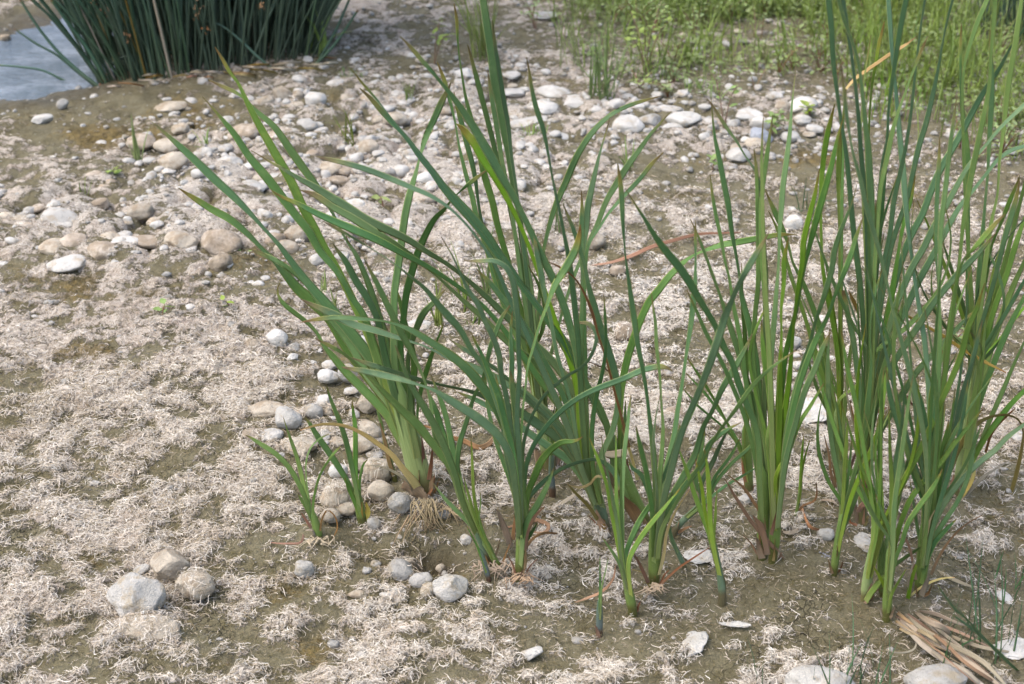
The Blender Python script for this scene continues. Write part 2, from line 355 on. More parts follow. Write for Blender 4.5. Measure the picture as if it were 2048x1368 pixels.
tag(g, 'olive brown riverbed mud under a felt of dried pale algae', 'ground', kind='structure')

def ground_z(x, y):
    x = np.asarray(x, float); y = np.asarray(y, float)
    c_, m_, _, _ = fields(x, y); return H(x, y) + micro(x, y, c_, m_)
# ---------------------------------------------------------------- water
m, nt, p = mat('shallow_water')
pos = node(nt, 'NewGeometry').outputs['Position']
n1 = noise(nt, pos, 9, 4, .6)
p.inputs['Base Color'].default_value = (.12, .12, .10, 1)
nt.links.new(mixc(nt, ramp(nt, n1, [(.4, 0), (.7, 1)]), (.09, .12, .15), (.24, .28, .33)), p.inputs['Base Color'])
p.inputs['Roughness'].default_value = .12; p.inputs['IOR'].default_value = 1.33; p.inputs['Specular IOR Level'].default_value = 1.0
bmp = node(nt, 'Bump', {'Height': mth(nt, 'ADD', noise(nt, node(nt, 'Mapping', {'Vector': pos, 'Scale': (1, 1.6, 1)}).outputs[0], 34, 5, .65), 0), 'Strength': .6, 'Distance': .02}).outputs[0]
nt.links.new(bmp, p.inputs['Normal'])
wc = WPOLY.mean(0)
big = [(x + (x - wc[0]) * .25, y + (y - wc[1]) * .25) for x, y in WPOLY]
WZ = -.030
o = mesh_obj('water', [(x, y, WZ) for x, y in WPOLY], [list(range(len(WPOLY)))[::-1]], m, smooth=False)
if o.data.polygons[0].normal.z < 0: o.data.flip_normals()
tag(o, 'pale still shallow water reflecting the sky beside the rushes', 'water', kind='structure')

# ---------------------------------------------------------------- stones
def _ico(sub):
    bm = bmesh.new(); bmesh.ops.create_icosphere(bm, subdivisions=sub, radius=1)
    V = np.array([v.co[:] for v in bm.verts]); F = np.array([[v.index for v in f.verts] for f in bm.faces]); bm.free(); return V, F
ICO = {3: _ico(3), 4: _ico(4), 5: _ico(5), 2: _ico(2)}
def blobnoise(V, rng, amp, fr):
    d = np.zeros(len(V))
    for k in range(5):
        q = rng.normal(size=3); q /= np.linalg.norm(q)
        d += np.sin(V @ q * fr * (1 + .55 * k) + rng.random() * 6.3) / (1 + .75 * k)
    return 1 + amp * d
FLAT = {(1387, 1288), (1617, 822), (1471, 1249), (626, 703), (1981, 768), (2030, 1296), (2010, 1194), (1730, 1084), (1876, 1109), (1400, 1113)}
STONES = []       # x,y,z,rx,ry,rz of fibre-covered stones
def stone(px, py, wd, ht, mt='grey', label=None, ang=.25, rot=0.0, cov=False, group=None, sub=4, name='stone', cat='stone', bury=.10):
    rng = np.random.default_rng(int(px * 7 + py * 131) % 99991)
    ang = .3 + .7 * ang; wd *= 1.06; ht *= 1.10
    d = ray(px, py); P0 = at(px, py); t = P0[1] / d[1]
    a = math.atan2(CAM_H, P0[1]); W = wd * t / FPX; hh = ht * t / FPX
    D = min(.82 * W, .80 * hh / math.sin(a)); HT = math.sqrt(max(hh ** 2 - (D * math.sin(a)) ** 2, (.35 * hh) ** 2)) / math.cos(a)
    HT = min(HT, .95 * W)
    if (px, py) in FLAT: D = .86 * hh / math.sin(a); HT = .22 * hh; bury = .05
    c = at(px, py, HT * (.5 - bury))
    V, F = ICO[sub]; V = V.copy()
    if ang > 0:
        for k in range(rng.integers(8, 14)):
            n = rng.normal(size=3); n /= np.linalg.norm(n); h = rng.uniform(.62, .9) if ang > .5 else rng.uniform(.75, .97)
            s = V @ n; k2 = np.maximum(s - h, 0) * min(1, .55 + ang * .45); V = V - k2[:, None] * n
    V = V * blobnoise(V, rng, .06 + .03 * ang, 2.0)[:, None] * blobnoise(V, rng, .016 + .016 * ang, 7)[:, None] * blobnoise(V, rng, .007, 19)[:, None]
    if (px, py) in FLAT: V = V * blobnoise(V, rng, .09, 4)[:, None] * blobnoise(V, rng, .05, 9)[:, None]
    mx = np.abs(V).max(0); V = V / mx
    V = V * np.array((W / 2, D / 2, HT / 2))
    if rot:
        r = R(rot); V = np.stack([V[:, 0] * math.cos(r) - V[:, 2] * math.sin(r), V[:, 1], V[:, 0] * math.sin(r) + V[:, 2] * math.cos(r)], 1)
    tz = rng.uniform(-.25, .25)
    V = np.stack([V[:, 0] * math.cos(tz) - V[:, 1] * math.sin(tz), V[:, 0] * math.sin(tz) + V[:, 1] * math.cos(tz), V[:, 2]], 1)
    o = mesh_obj(name, V, F, M[mt], loc=c)
    tag(o, label, cat, group)
    if cov: STONES.append((c[0], c[1], c[2], W / 2, D / 2, HT / 2))
    return o
# named stones: px, py, width, height, material, angular, rot, fibre-covered, label
for s in [
 (337,1130,78,62,'buff',.35,0,0,'rounded buff cobble at the back of the front left stone group'),
 (283,1139,40,20,'grey',0,25,0,'small smooth blue grey pebble leaning on the buff cobble front left'),
 (278,1190,112,84,'grey',.8,10,0,'big rough angular grey rock in the front left stone group'),
 (394,1170,80,56,'buff',.2,0,1,'pale cobble half buried in fibres right of the big angular rock'),
 (298,1256,126,54,'buff',.15,0,1,'low flat cobble veiled in dried algae in front of the angular rock'),
 (607,1138,42,33,'grey',.3,10,0,'lone grey pebble on dark mud below the small left shoot'),
 (800,1140,54,40,'grey',.3,-5,0,'smooth grey cobble in the muddy hollow below the dangling roots'),
 (841,1160,46,34,'grey',.3,0,0,'mottled grey pebble between two others at the hollow edge'),
 (858,1182,36,42,'buff',.3,0,1,'fibre flecked upright pebble touching the block at the hollow edge'),
 (902,1173,70,54,'grey',.75,25,0,'angular pale grey block at the right end of the hollow stones'),
 (781,1186,50,22,'white',.4,10,0,'flat whitish sliver of stone lying in the algae below the hollow'),
 (748,1047,27,27,'grey',.2,0,0,'small round grey pebble at the foot of the second small shoot'),
 (690,1017,44,28,'buff',.3,0,0,'rough buff stone behind the second small shoot'),
 (760,981,52,42,'buff',.05,15,0,'smooth tan egg shaped cobble next to the upright one'),
 (801,1004,48,62,'grey',.05,10,0,'egg shaped grey cobble standing on end with a brown streak'),
 (757,943,58,66,'buff',.3,0,1,'tall pale cobble with fibres hanging over it beside the big cattail'),
 (668,993,60,48,'buff',.2,15,1,'cobble under a veil of fibres between the two small shoots'),
 (660,1030,40,30,'buff',.2,0,1,'small fibre veiled cobble right of the left small shoot'),
 (675,942,38,48,'white',.2,20,0,'pale cobble partly hidden by leaves of the second small shoot'),
 (722,930,40,26,'buff',.3,0,0,'pale stone just above the upright shoot'),
 (600,891,74,36,'buff',.25,0,1,'wide buff cobble above the left small shoot'),
 (576,839,52,44,'white',.7,-8,0,'white wedge shaped stone in the mid left stones'),
 (541,871,50,28,'white',.15,0,0,'white oval cobble left of the wide buff one'),
 (505,868,44,28,'crusted',.2,0,1,'algae covered cobble at the left end of the mid left stones'),
 (528,818,84,34,'buff',.3,8,0,'long pinkish bar shaped stone above the white wedge'),
 (629,822,35,30,'grey',.05,-20,0,'round grey pebble with a dark spot'),
 (645,801,34,22,'white',.4,15,0,'small white chip above the dark spotted pebble'),
 (655,824,20,24,'buff',.5,0,0,'small buff chip right of the dark spotted pebble'),
 (741,860,46,40,'buff',.3,0,0,'buff stone under the yellow leaf left of the big cattail'),
 (722,888,56,38,'buff',.25,0,0,'wide rounded stone under the bend of the yellow leaf'),
 (660,862,36,28,'buff',.4,0,0,'pinkish stone at the tip of the yellow leaf'),
 (672,884,40,24,'buff',.3,0,0,'rough stone just below the tip of the yellow leaf'),
 (748,908,36,18,'grey',.7,0,0,'small broken stone left of the big cattail base'),
 (555,679,44,38,'white',.15,0,0,'round white cobble with a chipped corner on the left'),
 (505,693,34,30,'dark',.1,0,0,'dull tan pebble left of the chipped white cobble'),
 (590,696,24,22,'grey',.3,30,0,'small oval grey pebble right of the chipped white cobble'),
 (626,703,36,13,'white',.4,12,0,'thin white flake on bare mud'),
 (585,716,26,18,'white',.4,0,0,'dull white chip below the small oval grey pebble'),
 (625,727,18,12,'white',.5,0,0,'tiny white chip below the thin white flake'),
 (660,730,34,18,'white',.2,0,0,'small oval white pebble above a larger flat one'),
 (656,752,42,26,'white',.2,0,0,'flat oval white pebble above the bare mud patch'),
 (697,748,40,40,'grey',.25,0,0,'grey cobble behind the leaf edge left of the big cattail'),
 (702,782,30,17,'white',.4,0,0,'lone white chip beside the lowest leaf of the big cattail'),
 (740,805,48,42,'buff',.3,0,0,'large buff cobble behind the leaves of the big cattail'),
 (722,690,36,46,'white',.3,0,0,'white cobble showing through the fan of the big cattail'),
 (822,796,30,22,'grey',.3,0,0,'grey pebble right of the big cattail stem'),
 (838,651,50,26,'white',.2,0,0,'white oval stone right of the upper leaves of the big cattail'),
 (440,526,48,36,'dark',.1,10,0,'rounded brown cobble at the edge of a dark hole'),
 (135,526,84,34,'white',.2,6,0,'long white rounded stone at the far left'),
 (115,436,76,42,'white',.4,-6,0,'white domed stone with a sharp right edge at the far left'),
 (112,494,66,34,'buff',.4,0,0,'brownish pointed stone above the long white one'),
 (247,490,66,32,'white',.15,0,0,'white oval stone with a smaller one on top'),
 (247,471,34,18,'white',.1,0,0,'small white stone on top of the white oval stone'),
 (205,502,64,40,'crusted',.15,0,0,'algae grey boulder left of the stacked white stones'),
 (366,482,72,38,'buff',.7,-8,0,'angular flat topped stone above the dark hole'),
 (442,486,86,58,'crusted',.3,0,0,'large crusted stone right of the angular flat topped one'),
 (592,470,54,44,'buff',.2,0,0,'rounded tan cobble behind the left leaves'),
 (572,497,52,36,'buff',.15,0,0,'smooth tan cobble below the rounded one behind the left leaves'),
 (341,213,64,24,'buff',.1,4,0,'long tan stone on the bare mud beyond the dry crust'),
 (84,239,42,24,'white',.5,12,0,'white triangular stone at the far left near the water'),
 (125,208,26,20,'grey',.2,30,0,'small grey stone on the bank below the water'),
 (475,189,24,18,'white',.1,0,0,'small white pebble behind the tip of a leaf on the far mud'),
 (361,259,36,24,'buff',.1,0,0,'domed tan cobble on the brown mud'),
 (565,189,38,28,'buff',.2,-20,0,'domed pale cobble at the top of the stony band'),
 (528,204,44,22,'buff',.1,15,0,'smooth oval pale cobble at the top left of the stony band'),
 (596,192,24,22,'buff',.2,0,0,'small upright pale cobble at the top of the stony band'),
 (587,208,40,14,'buff',.2,0,0,'flat pale stone under the small upright cobble'),
 (671,165,36,14,'white',.2,4,0,'lone flat white stone beyond the stony band'),
 (614,250,46,28,'white',.15,0,0,'bright domed cobble in the left of the stony band'),
 (641,284,52,20,'buff',.1,42,0,'long tan stone tilted up to the right'),
 (502,376,70,36,'white',.3,0,0,'white block behind the crossing of the left leaves'),
 (457,324,54,28,'white',.15,-8,0,'white oval stone left of the two long leaves'),
 (280,284,60,34,'crusted',.15,0,0,'crusted domed cobble behind the small grass sprout on the left'),
 (490,265,66,34,'crusted',.2,10,0,'crusted pale cobble between the tips of the left leaves'),
 (660,336,54,26,'buff',.2,0,0,'pale cobble just above the arching leaf tip'),
 (1025,185,50,19,'white',.35,0,0,'long white stone right of the tallest leaves'),
 (1108,186,70,30,'white',.3,0,0,'thick white slab among the white stones below the grass'),
 (1156,206,80,28,'white',.3,0,0,'long white slab at the root of the grass tuft'),
 (1084,217,60,32,'white',.2,0,0,'rounded white stone below the thick white slab'),
 (1058,246,84,22,'white',.3,8,0,'long pale stone left of the narrow upright leaf'),
 (1022,151,38,16,'white',.3,0,0,'small flat white stone right of the tallest leaf'),
 (926,147,38,20,'white',.3,0,0,'white stone behind the thin upright leaf'),
 (1228,216,46,34,'white',.4,0,0,'domed white stone right of the grass tuft root'),
 (1256,254,62,40,'white',.4,0,0,'cracked white stone beside the curved leaf'),
 (1299,242,58,30,'grey',.4,0,0,'grey sided stone right of the cracked white stone'),
 (1332,220,54,24,'white',.3,0,0,'white block behind the end of the curved leaf'),
 (1366,240,72,34,'white',.4,0,0,'large white block at the right of the white stones'),
 (1345,257,44,20,'white',.15,0,0,'white oval stone below the large white block'),
 (1476,310,50,30,'white',.2,0,0,'bright white domed stone left of the narrow leaf pair'),
 (1512,287,42,22,'buff',.15,0,0,'tan oval stone under the dark slate shard'),
 (1520,248,40,30,'white',.3,0,0,'white stone behind the dark slate shard'),
 (1497,229,66,24,'white',.2,0,0,'long white stone beyond the dark slate shard'),
 (1566,213,32,24,'buff',.15,0,0,'round pale stone left of the slanting white stone'),
 (1606,210,64,32,'white',.4,25,0,'slanting white stone by the weeds on the right'),
 (1604,241,36,22,'white',.3,0,0,'pale stone below the slanting white stone'),
 (1552,191,34,18,'white',.3,0,0,'whitish stone at the edge of the weeds'),
 (1588,447,38,32,'white',.1,10,0,'round white pebble alone on the algae right of centre'),
 (1578,420,28,14,'white',.3,0,0,'small flat white chip above the lone round pebble'),
 (1188,481,44,36,'buff',.1,0,0,'rounded grey tan cobble behind the centre leaves'),
 (1617,822,88,58,'white',.85,15,0,'large white slab behind the bright green cattail'),
 (1588,685,28,26,'white',.2,0,0,'white pebble above a column of three small ones'),
 (1592,711,18,11,'white',.2,0,0,'smallest white pebble in the column behind the bright cattail'),
 (1594,732,24,24,'white',.5,0,0,'square white pebble in the column behind the bright cattail'),
 (1592,752,20,16,'white',.3,0,0,'lowest white pebble in the column behind the bright cattail'),
 (1645,638,22,18,'white',.3,0,0,'small white stone right of the bright cattail leaves'),
 (1674,648,16,30,'white',.4,0,0,'narrow white stone half behind the tall right leaves'),
 (1663,716,12,11,'white',.2,0,0,'tiny white pebble beside the fan of green leaves'),
 (1519,851,18,36,'white',.5,0,0,'white stone peeping between the bright cattail stems'),
 (1350,826,50,32,'crusted',.2,0,1,'crusted cobble among the fibres right of centre'),
 (1250,665,44,36,'crusted',.2,0,1,'crusted stone behind the broad twisted leaf'),
 (1235,541,32,22,'crusted',.2,0,1,'crusted bump beside the lying brown leaf'),
 (1400,1113,62,30,'white',.2,0,1,'pale cobble crossed by a thin dead leaf in front'),
 (1387,1288,58,54,'white',.25,20,0,'flat white stone sunk in the front mud'),
 (1471,1249,62,16,'white',.3,4,0,'thin white crescent of stone in the front mud'),
 (1650,1068,36,26,'grey',.2,-10,0,'small grey stone half sunk in the mud behind the slim shoot'),
 (1730,1084,48,46,'white',.25,0,0,'pale round stone behind the pale based cattail'),
 (1876,1109,26,40,'white',.6,10,0,'chalky stone right of the clustered right cattail'),
 (1644,1368,136,66,'white',.15,0,0,'big smooth white stone cut by the bottom edge'),
 (1868,1358,128,62,'grey',.1,0,0,'big smooth grey stone cut by the bottom edge'),
 (2010,1194,30,36,'white',.6,0,0,'small chalky stone on the mud at the right edge'),
 (2030,1296,92,46,'white',.3,0,0,'pale flat stone at the lower right edge'),
 (1064,1305,44,26,'white',.6,15,0,'pointed white stone in the foreground algae'),
 (1981,768,40,32,'white',.5,-25,0,'white slab behind the far right leaves'),
 (2035,872,30,20,'white',.4,0,0,'white chip at the right edge'),
 (1492,997,30,18,'white',.3,0,0,'small white stone left of the bright cattail base'),
 (931,1079,24,22,'grey',.3,0,0,'small speckled pebble behind the slender shoots'),
 (882,1138,22,22,'buff',.4,0,0,'small rough stone above the angular pale block'),
 (715,1188,40,16,'buff',.3,0,1,'low stone under fibres left of the white sliver'),
 (1880,62,20,12,'white',.3,0,0,'white stone among the weeds at the top right'),
 (715,10,26,8,'white',.3,0,0,'far white stone at the top edge'),
 (860,12,16,9,'white',.3,0,0,'tiny far white stone left of the tall grass'),
 (1090,30,50,14,'white',.4,0,0,'flat pale stone on the far mud left of the weeds'),
 (1325,15,30,14,'white',.2,0,0,'white stone at the top edge among the weeds'),
]:
    stone(s[0], s[1], s[2], s[3], s[4], s[8], s[5], s[6], bool(s[7]), sub=5 if s[2] > 60 and s[1] > 700 else 4)
o = stone(1521, 270, 50, 30, 'slate', 'dark blue grey slate shard tipped against white stones', .95, -18, name='slate_shard', cat='slate shard')
# three dark clods lying in the water
for px, py, wd, ht in [(10, 78, 22, 22), (22, 117, 20, 14), (88, 172, 46, 18), (82, 75, 13, 6), (24, 178, 20, 9)]:
    stone(px, py, wd, ht, 'dark', 'dark muddy clod standing out of the pale water', .3, 0, group='clods in the water', sub=3, name='mud_clod', cat='clod', bury=.1)
placed = [(b.location.x, b.location.y) for b in COL.objects if b.name.startswith('stone')]
# the rest of the stony band: countable cobbles, each its own object
def inpoly(px, py, P):
    c = False
    for i in range(len(P)):
        ax, ay = P[i - 1]; bx, by = P[i]
        if (ay > py) != (by > py) and px < (bx - ax) * (py - ay) / (by - ay) + ax: c = not c
    return c
FILL = [([(300, 300), (520, 215), (700, 180), (900, 210), (960, 400), (800, 480), (700, 560), (420, 440), (240, 380)], 60, (22, 60), .60, ('crusted', 'buff', 'white', 'white'), 'one of many pale rounded cobbles in the stony band behind the left leaves', 'cobbles of the stony band'),
        ([(0, 330), (200, 300), (300, 390), (420, 450), (420, 520), (250, 530), (0, 500)], 22, (24, 64), .55, ('crusted', 'buff', 'crusted'), 'algae grey cobble bedded in the crust on the left', 'cobbles in the left crust'),
        ([(960, 150), (1420, 170), (1640, 180), (1660, 270), (1500, 330), (1300, 300), (1000, 270)], 30, (18, 40), .5, ('white', 'white', 'buff'), 'smaller white stone packed between the white stones below the grass', 'white stones below the grass'),
        ([(490, 545), (600, 540), (640, 600), (560, 590), (500, 580)], 12, (14, 28), .6, ('grey', 'white'), 'small grey pebble in the patch below the left stony band', 'pebbles left of the cattail'),
        ([(670, 480), (790, 490), (800, 600), (740, 640), (660, 590)], 16, (14, 32), .62, ('white', 'grey', 'buff'), 'small pale pebble seen through the left fan of leaves', 'pebbles behind the leaf fan'),
        ([(690, 120), (1000, 120), (1000, 160), (720, 170)], 10, (12, 32), .5, ('white', 'buff'), 'small pale stone on the far mud behind the leaf tips', 'stones on the far mud'),
        ([(1700, 130), (2048, 100), (2048, 330), (1750, 300)], 14, (12, 34), .5, ('white', 'buff'), 'whitish stone scattered under the weeds at the right', 'stones under the weeds'),
        ([(1250, 0), (1650, 0), (1650, 160), (1300, 150)], 10, (14, 36), .45, ('white', 'buff'), 'pale stone glimpsed between the far weeds', 'stones between the far weeds'),
        ([(720, 1040), (860, 1060), (960, 1080), (900, 1140), (740, 1110)], 8, (9, 16), .8, ('grey', 'white'), 'tiny grey chip on the dark mud of the hollow', 'chips in the hollow')]
rf = random.Random(5)
for P, n, (s0, s1), asp, ms, lab, gr in FILL:
    xs = [q[0] for q in P]; ysq = [q[1] for q in P]; k = 0; tries = 0
    while k < n and tries < 3000:
        tries += 1
        px, py = rf.uniform(min(xs), max(xs)), rf.uniform(min(ysq), max(ysq))
        if not inpoly(px, py, P): continue
        wd = s0 + (s1 - s0) * rf.random() ** 1.7
        q = at(px, py); t = q[1] / ray(px, py)[1]
        if any((q[0] - a) ** 2 + ((q[1] - b) * .8) ** 2 < (wd * .62 * t / FPX) ** 2 for a, b in placed): continue
        placed.append((q[0], q[1])); k += 1
        mt = rf.choice(ms)
        stone(px, py, wd, wd * asp * rf.uniform(.8, 1.2), mt, lab, rf.choice((.1, .2, .4)), rf.uniform(-12, 12), False, gr, 3 if wd < 34 else 4, bury=.14)
# ---------------------------------------------------------------- blades, stems
def cr(P, n):                                   # Catmull-Rom through rows of P (centripetal-ish by arc length)
    P = np.asarray(P, float); L = np.concatenate([[0], np.cumsum(np.maximum(np.linalg.norm(np.diff(P[:, :2], axis=0), axis=1), 1e-6))])
    T = np.linspace(0, L[-1], n); out = np.empty((n, P.shape[1]))
    D = np.gradient(P, L, axis=0) if len(P) > 2 else np.repeat((P[1:] - P[:1]) / L[-1], 2, 0)
    k = np.clip(np.searchsorted(L, T, side='right') - 1, 0, len(L) - 2)
    h = (L[k + 1] - L[k])[:, None]; s = ((T - L[k])[:, None]) / h
    out = (2 * s**3 - 3 * s**2 + 1) * P[k] + (s**3 - 2 * s**2 + s) * h * D[k] + (-2 * s**3 + 3 * s**2) * P[k + 1] + (s**3 - s**2) * h * D[k + 1]
    return out
_U = np.array([-1, -.55, 0, .55, 1, .55, 0, -.55]); _S = np.array([0, 1, 1, 1, 0, -1, -1, -1])
def blade(P, Wd, tw, arch=.10, th=.065, along=None, side0=None):
    """solid lens-section blade along P (n,3), widths Wd, twist angles tw; returns V,F,along,across"""
    n = len(P); T = np.gradient(P, axis=0); T /= np.linalg.norm(T, axis=1)[:, None] + 1e-12
    view = P - np.array((0, 0, CAM_H)); view /= np.linalg.norm(view, axis=1)[:, None]
    S = np.cross(T, view) if side0 is None else np.cross(T, np.repeat(np.array(side0)[None], n, 0))
    S /= np.linalg.norm(S, axis=1)[:, None] + 1e-9
    for i in range(1, n):
        if S[i] @ S[i - 1] < 0: S[i] *= -1
    Nn = np.cross(S, T)
    c, s = np.cos(tw)[:, None], np.sin(tw)[:, None]
    S2 = S * c + Nn * s; N2 = Nn * c - S * s
    hw = Wd / 2
    al = np.linspace(0, 1, n) if along is None else along
    t = th * (1 - .55 * al) * Wd
    V = (P[:, None] + S2[:, None] * (hw[:, None, None] * _U[None, :, None]) +
         N2[:, None] * ((arch * Wd)[:, None, None] * (1 - _U[None, :, None] ** 2) + t[:, None, None] * .5 * _S[None, :, None]))
    ii = np.arange(n * 8).reshape(n, 8); nx = np.roll(ii, -1, 1)
    F = np.stack([ii[:-1], nx[:-1], nx[1:], ii[1:]], 2).reshape(-1, 4)
    Fc = np.array([[0, 1, 2, 6], [6, 7, 0, 0]])
    return V.reshape(-1, 3), F, np.repeat(al, 8), np.tile(_U, n)
def tube(P, Rad, fl=1.0, nseg=10):
    n = len(P); T = np.gradient(P, axis=0); T /= np.linalg.norm(T, axis=1)[:, None] + 1e-12
    S = np.cross(T, np.array((.02, 1, .05))); S /= np.linalg.norm(S, axis=1)[:, None] + 1e-9
    Nn = np.cross(S, T); a = np.linspace(0, 2 * math.pi, nseg, endpoint=False)
    V = P[:, None] + Rad[:, None, None] * (S[:, None] * np.cos(a)[None, :, None] + fl * Nn[:, None] * np.sin(a)[None, :, None])
    ii = np.arange(n * nseg).reshape(n, nseg); nx = np.roll(ii, -1, 1)
    F = np.stack([ii[:-1], nx[:-1], nx[1:], ii[1:]], 2).reshape(-1, 4)
    return V.reshape(-1, 3), F, np.repeat(np.linspace(0, 1, n), nseg), np.tile(np.cos(a), n)
def parse(s):
    P = []
    for q in s.split():
        v = [float(x) for x in q.split(',')]; P.append((v[0], v[1], v[2] if len(v) > 2 else np.nan))
    P = np.array(P); k = np.arange(len(P)); ok = ~np.isnan(P[:, 2])
    if not ok.any(): P[:, 2] = 8
    elif (~ok).any(): P[:, 2] = np.interp(k, k[ok], P[ok, 2])
    return P
def on_plane(px, py, B, k, dy=0.0):             # leaf plane through the plant's base, leaning k away from the camera
    d = ray(px, py); t = (B[1] + dy - k * B[2] + k * CAM_H) / (d[1] - k * d[2])
    return np.array((d[0] * t, d[1] * t, CAM_H + d[2] * t)), t
class Plant:
    def __init__(s, name, label, stem, sheath='s_green', tone='mid', cat='cattail', group='cattail shoots', flat=.72, seed=None):
        s.stem = parse(stem)                     # base first
        s.B = at(s.stem[0, 0], s.stem[0, 1])
        s.root = empty(name, s.B); tag(s.root, label, cat, group)
        s.shw = .74 if np.nanmax(s.stem[:, 2]) > 25 else 1.0; s.sw = s.stem[:, 2].max()
        s.tone = tone; s.rng = np.random.default_rng(int(s.stem[0, 0] * 3 + s.stem[0, 1] * 7))
        if sheath:
            Q = cr(s.stem, 22); P = []; W = []
            for x, y, wd in Q:
                p, t = on_plane(x, y, s.B, 0); P.append(p); W.append(wd * s.shw * t / FPX / 2)
            P = np.array(P); P[0, 2] -= .012; W = np.array(W); W[-3:] *= np.array((.8, .5, .2))
            V, F, al, ac = tube(P, W, flat); mesh_obj('sheath', V - s.B, F, M[sheath], s.root, attrs={'along': ('FLOAT', al), 'across': ('FLOAT', ac)})
    def stemx(s, y):
        q = s.stem[np.argsort(s.stem[:, 1])]; return np.interp(y, q[:, 1], q[:, 0])
    def leaf(s, spec, mt=None, k=None, attach=True, name='leaf', minw=.0, label=None, dy=None, tip=True):
        P = parse(spec)[::-1]
        rng = s.rng
        if k is None: k = float(np.clip(rng.normal(0, .14), -.25, .3))
        if dy is None: dy = rng.uniform(-.016, .005) if s.sw > 25 else rng.uniform(-.006, .006)
        off = 0
        if P[-1, 1] <= 2 or P[-1, 0] >= 2046 or P[-1, 0] <= 2:     # runs out of the picture: carry it on to a tip
            d = P[-1, :2] - P[-2, :2]; d /= np.linalg.norm(d); w0 = max(P[-1, 2], 7)
            P[-1, 2] = max(P[-1, 2], 7)
            P = np.vstack([P, [*(P[-1, :2] + d * 110), w0 * .9], [*(P[-1, :2] + d * 230), 1.5]])
        elif tip: P[-1, 2] = min(P[-1, 2], 2.0)
        if attach:
            bw = s.sw * .34; sx = float(np.clip((P[0, 0] - s.stemx(P[0, 1])) * .5, -.33 * s.sw, .33 * s.sw))
            yl = P[0, 1]; yt = s.stem[:, 1].min(); yb = s.stem[0, 1]
            y1 = max(yt, yl + 14); y1 = min(y1 + .25 * (yb - y1), yb - 6); y2 = y1 + .5 * (yb - y1)
            if yl < yb - 12:
                P = np.vstack([[s.stemx(y2) + sx * .5, y2, max(P[0, 2] * .8, 5, bw)], [s.stemx(y1) + sx, y1, max(P[0, 2] * .9, 5, bw)], P]) if y1 > yl + 8 else np.vstack([[s.stemx(y2) + sx * .5, y2, max(P[0, 2] * .8, 5, bw)], P])
        L = np.linalg.norm(np.diff(P[:, :2], axis=0), axis=1).sum()
        n = int(np.clip(L / 11, 12, 64)); Q = cr(P, n)
        Q[:, 2] = np.maximum(Q[:, 2], 1.2)
        wmax = Q[:, 2].max(); al = np.linspace(0, 1, n)
        # true width profile: broad, tapering to the tip; where the photo shows it narrower the blade is turned
        E = wmax * np.minimum(1, np.minimum(.35 + (1 - al) * 4.2, 1.0)) * np.where(al > .8, np.sqrt(np.clip((1 - al) / .2, .006, 1)), 1)
        E = np.maximum(E, Q[:, 2]); E = np.minimum(E, Q[:, 2] * 3.6)
        tw = np.arccos(np.clip(Q[:, 2] / E, -1, 1)) * (1 if rng.random() < .5 else -1) + rng.normal(0, .10)
        P3 = []; W3 = []
        for (x, y, _), e in zip(Q, E):
            p, t = on_plane(x, y, s.B, k, dy); P3.append(p); W3.append(e * .77 * t / FPX)
        P3 = np.array(P3); W3 = np.array(W3)
        V, F, a1, a2 = blade(P3, W3, tw)
        o = mesh_obj(name, V - s.B, F, M[mt or s.tone], s.root, attrs={'along': ('FLOAT', a1), 'across': ('FLOAT', a2)})
        if label: o['label'] = label
        return o
    def extra(s, n, hpx, sp, w=(6, 12), tones=None):
        rg = np.random.default_rng(int(s.stem[0, 0] + s.stem[0, 1] * 5)); xb, yb = s.stem[0, :2]; yt = s.stem[:, 1].min(); xt = s.stemx(yt)
        for i in range(n):
            h = rg.uniform(*hpx); dx = rg.normal(0, sp) * h; cv_ = rg.normal(0, .05) * h; u = np.array([1, .75, .5, .25, 0])
            xs = xt + dx * u + cv_ * np.sin(math.pi * u); yy = yt - (h - (yb - yt)) * u; wm = rg.uniform(*w)
            ws = wm * np.array([.15, .75, 1, 1, 1]) * rg.choice((1, .55, 1), 5)
            s.leaf(' '.join('%.1f,%.1f,%.1f' % q for q in zip(xs, np.maximum(yy, -150), ws)), rg.choice(tones) if tones else None)
    def scraps(s, n=3):
        rg = np.random.default_rng(int(s.stem[0, 0] * 2 + s.stem[0, 1])); xb, yb = s.stem[0, :2]; sw = max(s.sw * .5, 6)
        for i in range(n):
            a = rg.uniform(-1, 1); h = rg.uniform(22, 70); x0 = xb + a * sw
            s.leaf('%.1f,%.1f,2 %.1f,%.1f,%.1f %.1f,%.1f,%.1f %.1f,%.1f,%.1f' % (x0 + a * h * rg.uniform(.3, .9), yb - h * rg.uniform(.5, 1), x0 + a * h * .25, yb - h * .5, rg.uniform(3, 6), x0 + a * 3, yb - h * .2, rg.uniform(4, 8), xb + a * sw * .5, yb + rg.uniform(-2, 4), rg.uniform(5, 9)),
                   str(rg.choice(('brown', 'paper', 'tan', 'olive'))), k=rg.uniform(-.35, .1), attach=False, name='dead_leaf')
    def lying(s, spec, mt='brown', lift=.012, name='dead_leaf', label=None, top=None):
        return lying(spec, mt, lift, name, s.root, s.B, label)
